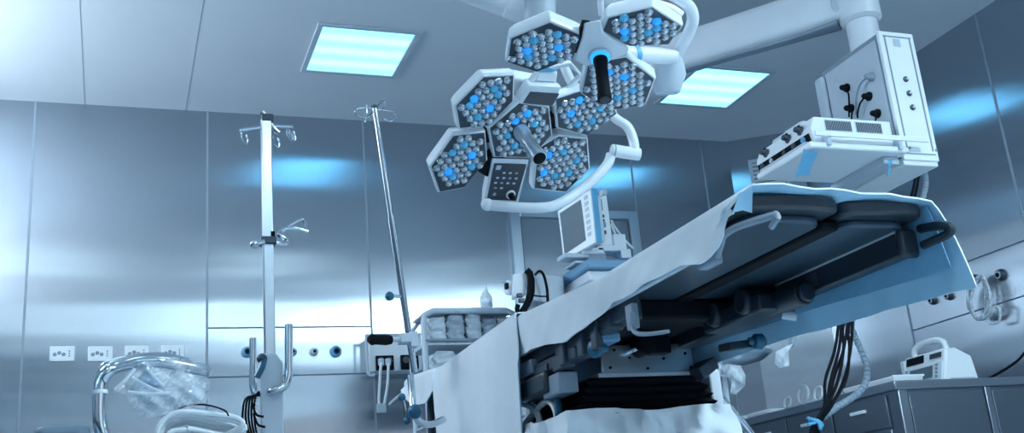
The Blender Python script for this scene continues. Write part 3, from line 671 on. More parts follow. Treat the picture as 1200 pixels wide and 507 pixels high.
MB().cyl((E1.x, E1.y, E1.z-.06), (E1.x, E1.y, H), .075, seg=28).build('ceiling_post', M['white'], PT)
MB().lathe((E1.x, E1.y, E1.z-.13), (0,0,1), [(.07,0),(.095,.02),(.095,.22),(.08,.24)], 28).build('ceiling_joint', M['white'], PT)
# shelf below with rail
zs = 1.80; ya, yb = 3.36, 3.76; xa, xb = 2.63, XB0-.006
MB().box(xa, xb, ya, yb, zs, zs+.028).build('shelf', M['cream'], PT, bevel=.008)
MB().box(xa+.02, XB0+.09, ya-.022, ya-.012, zs+.045, zs+.068).build('shelf_rail', M['cream'], PT, bevel=.002)
for x in (xa+.09, xb-.05): MB().box(x-.008, x+.008, ya-.014, ya+.02, zs+.01, zs+.06).build('rail_bracket', M['lgrey'], PT)
MB().box(xa+.008, xa+.025, ya+.04, yb-.02, zs+.028, zs+.04).build('shelf_lip', M['lgrey'], PT)
MB().box(xb-.10, xb-.02, ya+.05, yb+.02, zs-.035, zs).build('shelf_arm', M['lgrey'], PT, bevel=.004)
# plugs and leads in the side panel
def on_side(px, py): return on_x(px, py, XB0-.006)
for i, (q, c, mat, lab) in enumerate((((1022,90), [(1016,90),(1008,99),(1004,112),(1003,128)], 'grey', 'grey mains plug and lead, topmost in the supply box side'),
                     ((993,103), [(993.5,108),(995,118),(995,131)], 'black', 'black mains plug at left in the supply box side'),
                     ((1019,113), [(1013,114),(1008,121),(1005,132)], 'black', 'black mains plug at right with curved lead in the supply box side'),
                     ((998,127), [(998,130),(998,136)], 'black', 'small black plug just behind the grilled unit, lowest at left'),
                     ((1029,133), [(1027,135),(1026,141)], 'black', 'small black plug just behind the grilled unit, lowest at right'))):
    p = on_side(*q); t = thing('power_plug', p, lab, 'plug', 'plugs in the supply box')
    o_ = V((-1,0,0)); m = MB(); m.lathe(p, o_, [(.021,0),(.021,.008),(.015,.014),(.012,.034),(.007,.040)], 14); m.build('plug_body', M[mat], t)
    m = MB(); m.tube([p + o_*.036] + [on_x(x, y, XB0-.035) for x, y in c] + [on_x(c[-1][0], c[-1][1]+6, XB0-.03)], .0042, 8, k=5); m.build('lead', M[mat], t)
# ---------------- electrosurgical unit on the shelf
xe0, xe1, ye0, ye1, ze0, ze1 = 2.68, 3.08, 3.385, 3.80, zs+.028, zs+.150
ES = thing('electrosurgical_unit', (2.88, 3.6, ze0), 'pale blue-white electronic unit with vent grilles on the boom shelf', 'medical device')
m = MB(); m.prism([(xe0,ye0,ze0+.008), (xe1,ye0,ze0+.008), (xe1,ye0,ze1), (xe0+.012,ye0,ze1), (xe0-.012,ye0,ze0+.07)], (0, ye1-ye0, 0)); body = m.build('body', M['cream'], ES, bevel=.005)
for x0 in (xe0+.06, xe0+.215):
    for i in range(3):
        for j in range(17):
            pass
    g = MB().box(x0, x0+.135, ye0-.0015, ye0+.001, ze1-.062, ze1-.012).build('vent_grille', M['lgrey'], body)
    for j in range(19):
        x = x0+.004+j*.0068; MB().box(x, x+.0038, ye0-.003, ye0, ze1-.058, ze1-.016).build('vent_slot', M['dgrey'], g)
for x in (xe0+.04, xe1-.04):
    for y in (ye0+.04, ye1-.04): MB().cyl((x, y, ze0), (x, y, ze0+.01), .012, seg=10).build('foot', M['black'], ES)
# front face looks to the left: upper pale strip, dark strip with knobs
def face(y, z, o=0.): # point on the -X front, leaning
    zz = (z-ze0)/(ze1-ze0); x = xe0 - .012 + (.024*max(0,(zz-.55)/.45)) if zz > .45 else xe0 - .012*zz/.45
    return V((x-o, y, z))
m = MB(); m.hexa([face(ye0+.02, ze0+.02, .0), face(ye1-.01, ze0+.02, .0), face(ye1-.01, ze0+.02, .004), face(ye0+.02, ze0+.02, .004), face(ye0+.02, ze0+.052, .0), face(ye1-.01, ze0+.052, .0), face(ye1-.01, ze0+.052, .004), face(ye0+.02, ze0+.052, .004)])
m.build('control_strip', M['black'], body)
for y, z, mat, r in ((ye0+.06, .038, 'cyan', .014), (ye0+.13, .038, 'dgrey', .014), (ye0+.20, .036, 'dgrey', .012), (ye0+.30, .036, 'lgrey', .012), (ye0+.37, .036, 'dgrey', .016)):
    p = face(y, ze0+z, .003); MB().lathe(p, (-1,0,.1), [(r,0),(r*.9,.008),(r*.5,.009)], 12).build('socket', M[mat], body)
for y, z in ((ye0+.075, .085), (ye0+.165, .085), (ye0+.335, .085)):
    p = face(y, ze0+z, .002); kb = MB().lathe(p, (-1,0,.2), [(.020,0),(.020,.006),(.013,.010),(.012,.030)], 14).build('knob', M['dgrey'], body)
    MB().obox(p + V((-.004,.012,.022)), (.002,0,0), (0,.014,0), (0,0,.005)).build('key', M['black'], body)
# second flat unit under the front edge, and one on top at the back
m = MB(); m.box(xe0-.05, xe0+.02, ye0+.05, ye1+.18, zs-.0, zs+.02)
S2 = thing('suction_unit', (2.74, 3.62, ze1), 'small white box with rounded top on the far end of the grilled unit', 'medical device')
m = MB(); m.box(xe0+.03, xe0+.17, ye0+.10, ye0+.34, ze1, ze1+.028); m.build('body', M['white'], S2, bevel=.012)
MB().box(xe0+.05, xe0+.14, ye0+.14, ye0+.27, ze1+.026, ze1+.042).build('lid', M['lgrey'], S2, bevel=.008)
# blue tags
def tagmesh(pts, name, lab):
    m = MB(); n = 8
    def fn(u, v): a = pts[0]*(1-u)+pts[1]*u; b = pts[3]*(1-u)+pts[2]*u; return a*(1-v)+b*v + V((.006*math.sin(v*4+u*2), .004*math.sin(u*5+v*3), 0))
    m.grid(fn, n, n); return tag(m.build(name, M['cyan'], None, solid=.002), lab, 'cloth strip')
X_ = xa-.001
tagmesh([on_x(942,174,X_), on_x(957,179,X_), on_x(950,205,X_), on_x(933,207,X_)], 'cloth_strip', 'blue cloth strip hanging from the left edge of the boom shelf')
tagmesh([on_y(1040,187,ya+.02), on_y(1044,187,ya+.02), on_y(1044,203,ya+.02), on_y(1041,207,ya+.02)], 'cloth_strip', 'tiny blue strip hanging below the boom shelf beside the supply box')
# ================================================================== STEEL POLE STAND (left)
Y1 = 3.5; PX_ = .474
p_top = on_y(313, 141, Y1).z; z_sl = on_y(314, 417, Y1).z
PS = thing('pole_stand', (PX_, Y1, 0), 'tall square steel pole stand with hooks on top and two upright side handles', 'stand')
pole = MB().box(PX_-.017, PX_+.017, Y1-.017, Y1+.017, z_sl-.1, p_top).build('pole', M['steel'], PS, bevel=.003)
MB().box(PX_-.018, PX_-.0165, Y1-.008, Y1+.008, z_sl-.05, p_top).build('pole_groove', M['lgrey'], pole)
m = MB(); m.prism([(PX_-.036, Y1-.036, .12), (PX_+.036, Y1-.036, .12), (PX_+.036, Y1-.036, z_sl-.03), (PX_+.018, Y1-.036, z_sl), (PX_-.024, Y1-.036, z_sl+.004), (PX_-.036, Y1-.036, z_sl-.012)], (0,.072,0)); m.build('sleeve', M['lgrey'], PS, bevel=.004)
# star base with castors
for i in range(5):
    a = i*2*math.pi/5+.3; e = V((PX_+.28*math.cos(a), Y1+.28*math.sin(a), .085))
    lg = MB().tube([(PX_, Y1, .13), e], lambda t: .024-.008*t, 10).build('base_leg', M['lgrey'], PS)
    MB().cyl(e + V((-.012,0,-.055)), e + V((.012,0,-.055)), .03, seg=14).build('castor', M['black'], lg)
# top hooks
tp = V((PX_, Y1, p_top))
m = MB(); m.tube([on_y(281,153,Y1), on_y(300,150,Y1), on_y(316,147.5,Y1), on_y(343,148.5,Y1)], .008, 8); hk = m.build('hook_bar', M['chrome'], PS)
m = MB(); m.tube([tp + V((-.012,0,.03)), tp + V((0,0,.01)), on_y(322,152,Y1), on_y(327,156,Y1)], .009, 8, k=4); m.build('cross_bar', M['chrome'], PS)
MB().obox(tp + V((.004,0,.005)), (.02,0,.0), (0,.02,0), (0,0,.014)).build('hook_clamp', M['dgrey'], PS, bevel=.004)
for q in ((284,153),(340,149),(321,157),(337,149)):
    a = on_y(*q, Y1); m = MB(); m.tube([a, a + V((-.004,-.01,-.018)), a + V((.003,-.006,-.042)), a + V((.014,0,-.048)), a + V((.019,.004,-.03)), a + V((.014,.006,-.012))], .0032, 6, k=5); m.build('hook', M['chrome'], hk)
# clamp with swivelling arm halfway up
m = MB(); m.obox(on_y(314,283,Y1), (.026,0,0), (0,.026,0), (0,0,.013)); cl = m.build('clamp', M['dgrey'], PS, bevel=.004)
MB().obox(on_y(319,277,Y1), (.007,0,0), (0,.018,0), (0,0,.014)).build('clamp_plate', M['black'], cl)
m = MB(); m.cyl(on_y(310,283,Y1-.02), on_y(301,285,Y1-.02), .0095, seg=10); m.sph(on_y(298,286,Y1-.02), .014, 12); m.build('clamp_screw', M['chrome'], cl)
m = MB(); m.tube([on_y(320,284,Y1), on_y(333,286,Y1), on_y(336,281,Y1), on_y(327,275,Y1), on_y(334,268,Y1), on_y(347,268,Y1), on_y(361,272,Y1)], .0075, 8, k=4); m.build('swivel_arm', M['chrome'], cl)
m = MB(); m.tube([on_y(329,272,Y1), on_y(341,263,Y1), on_y(354,257,Y1), on_y(358,263,Y1), on_y(359,271,Y1)], .0045, 8, k=4); m.build('wire_loop', M['chrome'], cl)
# two upright handles
m = MB(); m.tube([on_y(338.5,380,Y1-.05), on_y(338.5,420,Y1-.05), on_y(338,440,Y1-.05), on_y(333,452,Y1-.05), on_y(320,458,Y1-.05), on_y(312,459,Y1)], .0135, 12, k=5); m.build('handle', M['chrome'], PS)
m = MB(); m.tube([on_y(296.5,396,Y1+.06), on_y(296.5,430,Y1+.06), on_y(296.5,452,Y1+.06), on_y(301,462,Y1+.05), on_y(311,463,Y1+.02)], .0115, 12, k=5); m.build('handle', M['chrome'], PS)
m = MB(); m.tube([on_y(309,422,Y1-.045), on_y(307,430,Y1-.055), on_y(301,442,Y1-.055)], .011, 8); m.build('lever', M['blue'], PS)
MB().sph(on_y(307,420,Y1-.04), .017, 12).build('lever_hub', M['dgrey'], PS)
# black cable loops hanging on the handle
CB = thing('cable_coil', on_y(300,459,Y1), 'loops of thin black cable hanging on the pole stand handle', 'cable')
for i in range(5):
    w = 3.4*i; m = MB()
    m.tube([on_y(303+.6*i,459+i,Y1-.03), on_y(299-w*.75,466,Y1-.05), on_y(298-w*1.0,482,Y1-.055), on_y(299-w*.95,498,Y1-.055), on_y(303-w*.6,520,Y1-.05), on_y(300+i,526,Y1-.04), on_y(309+i,505,Y1+.03), on_y(310+i,480,Y1+.04), on_y(305,462,Y1+.03)], .0034, 6, k=6, closed=True)
    m.build('loop', M['black'], CB)
for a in (([(296,472),(300,485),(309,488)]), ([(297,484),(302,497),(311,500)])):
    m = MB(); m.tube([on_y(x, y, Y1-.06) for x, y in a], .004, 6, k=5); m.build('stray_loop', M['black'], CB)
m = MB(); m.tube([on_y(326,470,Y1+.045), on_y(329,480,Y1+.045), on_y(326,490,Y1+.045), on_y(316,486,Y1+.045)], .005, 6, k=5); m.build('stray_loop', M['black'], CB)
# ================================================================== LEANING IV POLE clamped to the far table end
IV = thing('infusion_pole', on_y(490,432,3.95), 'slender leaning infusion pole with a wire rosette of hooks on top', 'infusion pole')
a, b = on_y(439,126,3.85), on_y(486,436,4.0)
bl = a.lerp(b, .42)
m = MB(); m.tube([bl, b], .0135, 12); m.build('outer_tube', M['chrome'], IV)
m = MB(); m.tube([a, bl], .0105, 12); m.build('inner_tube', M['chrome'], IV)
MB().cyl(a + V((0,0,-.004)), a + V((0,0,.008)), .0125, seg=12).build('top_cap', M['dgrey'], IV)
for pts in ([(439,127),(428,126),(417,128),(417,134),(428,138),(437,134)], [(439,128),(450,129),(461,131),(464,137),(458,142),(450,139)], [(440,127),(444,122),(449,116.5),(452,122),(447,130)], [(438,129),(431,137),(428,143),(430,132),(430,123)]):
    m = MB(); m.tube([on_y(x, y, 3.85) for x, y in pts], .0032, 6, k=5); m.build('hook', M['chrome'], IV)
p = on_y(469, 347, 3.93); m = MB(); m.cyl(p, on_y(459.5, 346.5, 3.91), .006, seg=8); kn = m.build('knob_stem', M['chrome'], IV)
MB().sph(on_y(456.5, 347, 3.90), .018, 16).build('ball_knob', M['blue'], IV)
m = MB(); m.obox(on_y(474,397,3.95), (.022,0,0), (0,.03,0), (0,0,.018)); m.build('clamp', M['lgrey'], IV, bevel=.004)
m = MB(); m.cyl(on_y(456,397.5,3.93), on_y(479,397.5,3.95), .011, seg=12); m.build('clamp_bar', M['lgrey'], IV)
m = MB(); m.lathe(on_y(458,398,3.93), on_y(435,397.5,3.9)-on_y(458,398,3.93), [(.017,0),(.021,.02),(.019,.07),(.022,.085),(.012,.10)], 14); m.build('clamp_grip', M['black'], IV)
MB().obox(on_y(484,398,3.95), (.016,0,0), (0,.02,0), (0,0,.03)).build('clamp_jaw', M['lgrey'], IV, bevel=.004)
# rail clamps with blue knobs at the table end
TC = thing('table_clamp', on_y(492,490,3.85), 'bent steel table clamp with blue ball knobs at the far table end', 'clamp')
m = MB(); m.tube([on_y(481,440,3.9), on_y(483,462,3.88), on_y(485,482,3.85), on_y(492,494,3.85), on_y(505,497,3.87), on_y(520,491,3.9)], .013, 10, k=5); m.build('bent_tube', M['chrome'], TC)
MB().sph(on_y(486.5,482,3.80), .027, 16).build('ball_knob', M['blue'], TC)
for q in ((471,465),(477,493)): MB().sph(on_y(*q,3.83), .0145, 14).build('small_knob', M['blue'], TC)
m = MB(); m.tube([on_y(472,467,3.84), on_y(477,491,3.84)], .006, 8); m.build('knob_rod', M['chrome'], TC)
for q, s_ in (((513,478),.03), ((515,495),.03), ((505,462),.028), ((513,455),.035)):
    MB().obox(on_y(*q, 4.6), (s_*.8,0,0), (0,s_,0), (0,0,s_)).build('clamp_block', M['dgrey'], TC, bevel=.006)
m = MB(); m.tube([on_y(508,447,4.6), on_y(505,470,4.6), on_y(506,510,4.6)], .018, 10, k=4); m.build('dark_strut', M['dgrey'], TC)
# ================================================================== WALL SUPPLY BOX with plugs (behind the IV pole)
WX0, WX1, WY = 1.385, 1.70, 6.02
WB = thing('wall_supply_box', (1.54, 6.08, 1.38), 'white wall-mounted supply box with two black socket blocks', 'supply box')
wb = MB().box(WX0, WX1, WY, YB-.002, 1.385, 1.60).build('housing', M['white'], WB, bevel=.008)
m = MB(); z0, z1 = 1.375, 1.61
m.tube([(WX0-.02, WY-.02, 1.60), (WX0-.018, WY-.02, 1.38), (WX0+.02, WY-.02, 1.365)], .008, 8, k=4); m.build('side_rail', M['lgrey'], WB)
MB().box(WX0-.02, WX1+.02, WY-.03, WY-.018, 1.588, 1.602).build('top_rail', M['lgrey'], WB)
wall_blk = []
for q in ((451,425),(480,424)):
    p = on_y(*q, WY-.012); sb = MB().box(p.x-.052, p.x+.052, WY-.024, WY+.001, p.z-.042, p.z+.042).build('socket_block', M['black'], WB, bevel=.003)
    for dx_ in (-.024, .024): MB().lathe((p.x+dx_, WY-.024, p.z+.012), (0,-1,0), [(.02,0),(.018,.003)], 14).build('socket', M['dgrey'], sb)
for i, (q, pts, lab) in enumerate((((446.5,424), [(446,432),(445,450),(444,468),(445,478)], 'white plug and lead hanging from the left socket of the wall supply box'),
                    ((454.5,424), [(455,434),(454,452),(451,470),(449,480)], 'white plug and lead second from the left on the wall supply box'),
                    ((484,426), [(483,440),(476,456),(462,468),(456,474)], 'white plug and slanting lead at the right of the wall supply box'))):
    a = on_y(*q, WY-.0355); t = thing('power_plug', a, lab, 'plug', 'white plugs on the wall supply box')
    m = MB(); m.obox(a, (.016,0,0), (0,.012,0), (0,0,.02)); m.build('plug_body', M['lgrey'], t, bevel=.004)
    m = MB(); m.tube([a + V((0,-.01,-.01))] + [on_y(x, y, WY-.05) for x, y in pts], .0085, 8, k=5); m.build('lead', M['hose'], t)
    if i == 0: MB().obox(on_y(447,478,WY-.05), (.026,0,0), (0,.012,0), (0,0,.026)).build('connector', M['lgrey'], t, bevel=.004)
m = MB(); m.tube([on_y(488,409,WY+.02), on_y(500,411,WY-.02), on_y(507,425,WY-.03), on_y(510,445,WY-.03)], .020, 10, k=5); m.build('side_tube', M['lgrey'], WB)
# ================================================================== SOCKETS AND GAS OUTLETS ON THE WALLS
for i, (px, lab) in enumerate(((73,'white wall socket plate, leftmost of the row of four'), (117.5,'white wall socket plate, second from the left'), (160.5,'white wall socket plate, third from the left'), (202.5,'white wall socket plate, rightmost of the row of four'))):
    p = on_y(px, 414.5 if i < 2 else 413.5-(i-2)*.6, YB); t = thing('wall_socket', p, lab, 'wall socket', 'wall sockets')
    pl_ = MB().box(p.x-.063, p.x+.063, YB-.010, YB, p.z-.041, p.z+.041).build('cover_plate', M['cream'], t, bevel=.004)
    for dx_ in (-.034, -.012, .010): MB().lathe((p.x+dx_-.003, YB-.010, p.z+.004*(1 if dx_ == -.012 else -1)), (0,-1,0), [(.0105,0),(.009,.002)], 12).build('socket_hole', M['grey'], pl_)
    for dz in (-.013, .0, .013): MB().box(p.x+.032, p.x+.038, YB-.012, YB-.009, p.z+dz-.003, p.z+dz+.003).build('indicator', M['dgrey'], pl_)
def outlet(p, n, mat, lab, grp, r=.03):
    t = thing('gas_outlet', p, lab, 'gas outlet', grp)
    b_ = MB().lathe(p, n, [(r,0),(r,.008),(r*.82,.014),(r*.78,.026),(r*.55,.03)], 20).build('collar', M[mat], t)
    MB().lathe(V(p)+V(n)*.028, n, [(r*.42,0),(r*.38,.006)], 14).build('bore', M['black'], t)
    MB().lathe(V(p)+V(n)*.022, n, [(r*.62,0),(r*.60,.008),(r*.45,.009)], 16).build('inner_ring', M['dgrey' if mat == 'cyan' else 'lgrey'], t)
for q, mat, r, lab in (((289.5,412.5),'cyan',.031,'blue-ringed gas outlet at far left, partly behind the pole stand handle'), ((343,412.5),'grey',.023,'dark gas outlet just right of the tall handle'), ((367.8,412.2),'lgrey',.024,'pale grey gas outlet beside the blue one'), ((393.4,412),'cyan',.034,'large blue-ringed gas outlet at the right of the strip')):
    outlet(on_y(*q, YB), (0,-1,0), mat, lab, 'gas outlets on the back wall', r)
for q, lab in (((1094.3,352),'dark gas outlet on the right wall, leftmost, just below the drape'), ((1113.5,346.5),'dark gas outlet on the right wall, second from the left'), ((1174,322),'dark gas outlet on the right wall, right of the hanging clear tubing')):
    outlet(on_x(*q, XR), (-1,0,0), 'dgrey', lab, 'gas outlets on the right wall', .034 if q[0] > 1150 else .026)
q = on_x(1143,327,XR); outlet(q, (-1,0,0), 'dgrey', 'dark gas outlet that the hanging clear tubing hangs from', 'gas outlets on the right wall', .028)
# hanging coil of clear tubing on the right wall
HT = thing('tubing_coil', on_x(1152,375,XR-.06), 'hanging coil of clear plastic tubing on the right wall', 'tubing')
rn = random.Random(3)
for i in range(8):
    o_ = [rn.uniform(-3.5,3.5) for _ in range(8)]; X_ = XR-.05-.012*(i % 4)
    m = MB(); m.tube([on_x(1147+o_[0]*.6,324,X_), on_x(1137+o_[1],340,X_), on_x(1135+o_[2],358,X_), on_x(1145+o_[3],372+o_[4],X_), on_x(1157+o_[5],366,X_), on_x(1158+o_[6],345,X_), on_x(1152+o_[7]*.6,326,X_)], .0075, 7, k=5, closed=True); m.build('loop', M['silicone'], HT)
m = MB(); m.tube([on_x(1155,350,XR-.07), on_x(1163,362,XR-.07), on_x(1158,374,XR-.07), on_x(1162,379,XR-.07), on_x(1171,376,XR-.07), on_x(1172,362,XR-.07), on_x(1166,358,XR-.07)], .0075, 7, k=5); m.build('loose_end', M['silicone'], HT)
# ================================================================== CART WITH BENT TUBE HANDLE AND PLASTIC BAG (lower left)
Y2 = 2.6
CT = thing('equipment_cart', (.0, 2.8, 0), 'low slate-topped cart with a bent chrome tube handle, at lower left', 'cart')
ztop = on_y(85, 498, Y2).z
m = MB(); m.box(-.165, .34, Y2-.02, Y2+.5, ztop-.14, ztop-.07); m.build('lower_deck', M['slate'], CT, bevel=.012)
pad(-.165, -.045, Y2-.02, Y2+.42, ztop-.065, ztop, .03).build('padded_top', M['slate'], CT, bevel=.015)
for x in (-.13, .30):
    for y in (Y2+.03, Y2+.45):
        lg = MB().cyl((x, y, .08), (x, y, ztop-.13), .018, seg=12).build('leg', M['chrome'], CT); MB().cyl((x-.012, y, .04), (x+.012, y, .04), .04, seg=14).build('castor', M['black'], lg)
m = MB(); m.tube([on_y(128,525,Y2), on_y(119,503,Y2), on_y(116.5,485,Y2), on_y(117,462,Y2), on_y(119.5,446,Y2), on_y(129,433,Y2), on_y(145,427,Y2+.03), on_y(165,423,Y2+.06), on_y(190,424,Y2+.09), on_y(222,430,Y2+.1), on_y(243,434,Y2+.1)], .0155, 14, k=5); hd_ = m.build('tube_handle', M['chrome'], CT)
m = MB(); e = on_y(243,434,Y2+.1); m.cyl(e, e + (on_y(246,434.6,Y2+.1)-e), .0165, seg=14); m.build('tube_end', M['grey'], hd_)
m = MB(); m.tube([on_y(120,437,Y2+.2), on_y(124,429,Y2+.2), on_y(140,423,Y2+.2), on_y(165,419,Y2+.2), on_y(190,418,Y2+.2), on_y(222,425,Y2+.2)], .012, 12, k=5); m.build('rear_tube', M['chrome'], CT)
p = on_y(117.5,459,Y2); MB().cyl(p + V((0,0,-.004)), p + V((0,0,.004)), .0168, seg=14).build('tube_joint', M['cream'], hd_)
# crumpled clear bag over the handle
def poly_film(outer, Ya, mat, name, lab, parent, amp=.012, seed=2, n=26, ctr=None):
    rn_ = random.Random(seed); c = ctr or (sum(x for x, _ in outer)/len(outer), sum(y for _, y in outer)/len(outer))
    ph = [rn_.uniform(0, 6.28) for _ in range(8)]
    def edge(t):
        f = t*len(outer); i = int(f) % len(outer); a = outer[i]; b = outer[(i+1) % len(outer)]; w = f-int(f); return a[0]*(1-w)+b[0]*w, a[1]*(1-w)+b[1]*w
    def fn(u, v):
        ex_, ey_ = edge(u); k_ = .02+.98*v; x = c[0]+(ex_-c[0])*k_; y = c[1]+(ey_-c[1])*k_
        dY = amp*(math.sin(x*.21+ph[0])*math.cos(y*.19+ph[1]) + .8*abs(math.sin(x*.11-y*.17+ph[2])) + .5*math.sin(x*.43+y*.37+ph[3])) - amp*2.2*(1-v)
        return on_y(x, y, Ya + dY)
    m = MB(); m.grid(fn, len(outer)*6, 14, close_u=True); o = m.build(name, mat, parent, smooth=18)
    if lab: tag(o, lab, 'plastic bag')
    return o
BG = thing('plastic_bag', on_y(190,450,Y2+.06), 'crumpled clear plastic bag slung over the bent tube handle', 'plastic bag')
poly_film([(133,458),(150,436),(165,425),(185,416),(215,420),(232,418),(240,430),(246,447),(243,468),(220,478),(190,486),(172,490),(155,480),(148,463)], Y2+.02, M['film'], 'front_film', None, BG)
poly_film([(150,440),(180,430),(225,430),(243,440),(240,460),(200,475),(170,478),(152,462)], Y2+.16, M['haze_film'], 'rear_film', None, BG, seed=9)
m = MB()
for a, b in (((134,456),(158,432)), ((155,442),(192,460)), ((150,459),(200,460)), ((172,430),(192,452))):
    MB().tube([on_y(*a, Y2-.01), on_y((a[0]+b[0])/2, (a[1]+b[1])/2+1.5, Y2-.015), on_y(*b, Y2-.01)], .0042, 6, k=4).build('fold_crease', M['haze_film'], BG)
poly_film([(158,446),(170,434),(184,440),(190,452),(172,456),(156,455)], Y2+.09, M['steelblue'], 'blue_insert', None, BG, amp=.004)
poly_film([(168,468),(186,464),(192,474),(176,482)], Y2+.06, M['lgrey'], 'printed_patch', None, BG, amp=.002)
# coil of white hoses lying on the cart
HC = thing('hose_coil', on_y(235,500,Y2+.1), 'thick coil of white hoses lying on the cart below the plastic bag', 'hose')
rn = random.Random(11)
for i in range(7):
    o_ = [rn.uniform(-2.2,2.2) for _ in range(8)]; s_ = i*4.6; Ya = Y2+.02+.022*(i % 5)
    m = MB(); m.tube([on_y(183+o_[0]+s_*.5,515,Ya), on_y(187+s_*.7+o_[1],498+s_*.3,Ya), on_y(200+s_+o_[2],485+s_*.8,Ya), on_y(222+o_[3],482+s_*.85,Ya), on_y(250+o_[4],485+s_,Ya+.05), on_y(276+o_[5]*1.5,489+s_*1.05,Ya+.08), on_y(284+o_[6],500+s_,Ya+.08), on_y(240,520+s_*.4,Ya+.12)], .0066, 8, k=5); m.build('loop', M['hose'], HC)
m = MB(); m.tube([on_y(195,492,Y2+.05), on_y(215,476,Y2+.05), on_y(240,474,Y2+.05), on_y(262,480,Y2+.05), on_y(268,487,Y2+.05)], .0022, 6, k=6); tag(m.build('thin_wire', M['black']), 'thin dark wire arching over the white hose coil', 'wire')
# ================================================================== SUPPLY RACK WITH WRAPPED PACKS (behind the far table end)
YR = 5.1
ra, rb = on_y(496,372,YR), on_y(604,372,YR); zr = on_y(540,364,YR).z
RK = thing('supply_rack', ((ra.x+rb.x)/2, YR+.15, 0), 'grey tubular rack of wrapped packs behind the white drape', 'rack')
x0, x1 = ra.x, rb.x
m = MB(); m.tube([(x0, YR, .05), (x0, YR, zr-.06), (x0+.008, YR, zr-.02), (x0+.05, YR, zr), (x1-.05, YR, zr), (x1-.008, YR, zr-.02), (x1, YR, zr-.06), (x1, YR, .05)], .016, 10); m.build('front_frame', M['lgrey'], RK)
m = MB(); m.tube([(x0, YR+.26, .05), (x0, YR+.26, zr-.06), (x0+.05, YR+.26, zr), (x1-.05, YR+.26, zr), (x1, YR+.26, zr-.06), (x1, YR+.26, .05)], .014, 10); m.build('rear_frame', M['lgrey'], RK)
zsh = [zr-.165, zr-.345, zr-.56, .3]
for z in zsh: MB().box(x0, x1, YR-.01, YR+.27, z-.012, z).build('shelf', M['lgrey'], RK, bevel=.003)
for z in zsh[:3]:
    m = MB(); m.tube([(x0, YR-.012, z+.012), (x1, YR-.012, z+.012)], .008, 8); m.build('shelf_rail', M['grey'], RK)
MB().box(x0+.01, x1-.01, YR-.005, YR+.25, zr-.010, zr).build('top_tray', M['lgrey'], RK, bevel=.002)
def packet(x0_, x1_, y, z0_, h, lab, seed, mat):
    rn = random.Random(seed); ph = [rn.uniform(0,6.28) for _ in range(6)]; w = x1_-x0_; d = .11
    def fn(u, v):
        a = u*2*math.pi; ca, sa = math.cos(a), math.sin(a); e = .32
        X = (x0_+x1_)/2 + w/2*math.copysign(abs(ca)**e, ca); Yy = y+d/2 + d/2*math.copysign(abs(sa)**e, sa)
        k_ = 1-.12*abs(2*v-1)**4; n_ = .004*(math.sin(v*17+ph[0]+a*3)+math.sin(v*29-a*5+ph[1]))
        return V(((X-(x0_+x1_)/2)*k_+(x0_+x1_)/2+n_, Yy+n_, z0_+h*v+.006*math.sin(a*2+ph[2])*v))
    m = MB(); m.grid(fn, 48, 22, close_u=True)
    bmesh.ops.holes_fill(m.bm, edges=m.bm.edges[:], sides=0)
    o = m.build('wrapped_pack', mat, None, smooth=35); return tag(o, lab, 'wrapped pack', 'wrapped packs on the rack')
M['pack_grey'] = pbr('grey_wrap', (.40,.48,.55), .7, var=.2, scale=25, bump=.6, bscale=40)
sx = lambda px: on_y(px, 385, YR).x
for i, (a, b, h, mat, lab) in enumerate(((503,524,.135,'paper','pale wrapped pack at the left end of the top shelf'), (525,546,.14,'pack_grey','greyish wrapped pack second from the left on the top shelf'), (548,566,.165,'paper','tall crumpled pack in the middle of the top shelf, wrap sticking up'), (567,584,.13,'pack_grey','wrapped pack on the top shelf under the spray bottle'), (585,600,.13,'paper','wrapped pack at the right end of the top shelf'))):
    packet(sx(a), sx(b), YR+.01, zsh[0], min(h, .15), lab, i, M[mat])
for i, (a, b, lab) in enumerate(((506,534,'wide wrapped pack at the left end of the second shelf'), (536,560,'wrapped pack at the middle of the second shelf, half behind the drape'), (562,596,'wrapped pack at the right of the second shelf behind the drape'))):
    packet(sx(a), sx(b), YR+.01, zsh[1], .135, lab, 20+i, M['paper'])
# bottle on top
bp_ = on_y(571, 366, YR+.08); bp_.z = zr
BT = thing('spray_bottle', bp_, 'clear dispenser bottle standing on top of the rack', 'bottle')
m = MB(); m.lathe(bp_, (0,0,1), [(.026,0),(.031,.004),(.032,.06),(.031,.09),(.019,.112),(.010,.122)], 20); m.build('bottle_body', M['silicone'], BT)
MB().lathe(bp_ + V((0,0,.0015)), (0,0,1), [(.025,0),(.029,.004),(.0295,.055),(.0295,.062)], 20).build('liquid', M['paper'], BT)
m = MB(); m.lathe(bp_ + V((0,0,.122)), (0,0,1), [(.012,0),(.012,.018),(.006,.020),(.006,.034)], 14); m.build('cap', M['cream'], BT)
# ================================================================== ANAESTHESIA MACHINE, VENTILATOR BLOCK, MONITOR
YA = 4.72
AM = thing('anaesthesia_machine', (2.1, 5.0, 0), 'anaesthesia trolley with a steel-blue top tray rising above the white drape', 'medical trolley')
t0, t1, t2 = on_y(652,345,YA-.1), on_y(690,320,YA+.25), on_y(722,306,YA+.3)
zt_ = 1.60
xa_, xb_ = on_z(655,336,zt_).x, on_z(712,303,zt_).x
q0 = on_z(651,339,zt_); q1 = on_z(691,315,zt_)
yA0, yA1 = 4.52, 4.93
MB().box(q0.x, q0.x+.42, yA0, yA1, zt_, zt_+.05).build('top_tray', M['steelblue'], AM, bevel=.012)
MB().box(q0.x+.02, q0.x+.40, yA0+.03, yA1+.02, zt_-.05, zt_).build('tray_underside', M['white'], AM, bevel=.006)
MB().box(q0.x+.03, q0.x+.40, yA0+.1, yA1, .12, zt_-.05).build('trolley_body', M['lgrey'], AM, bevel=.012)
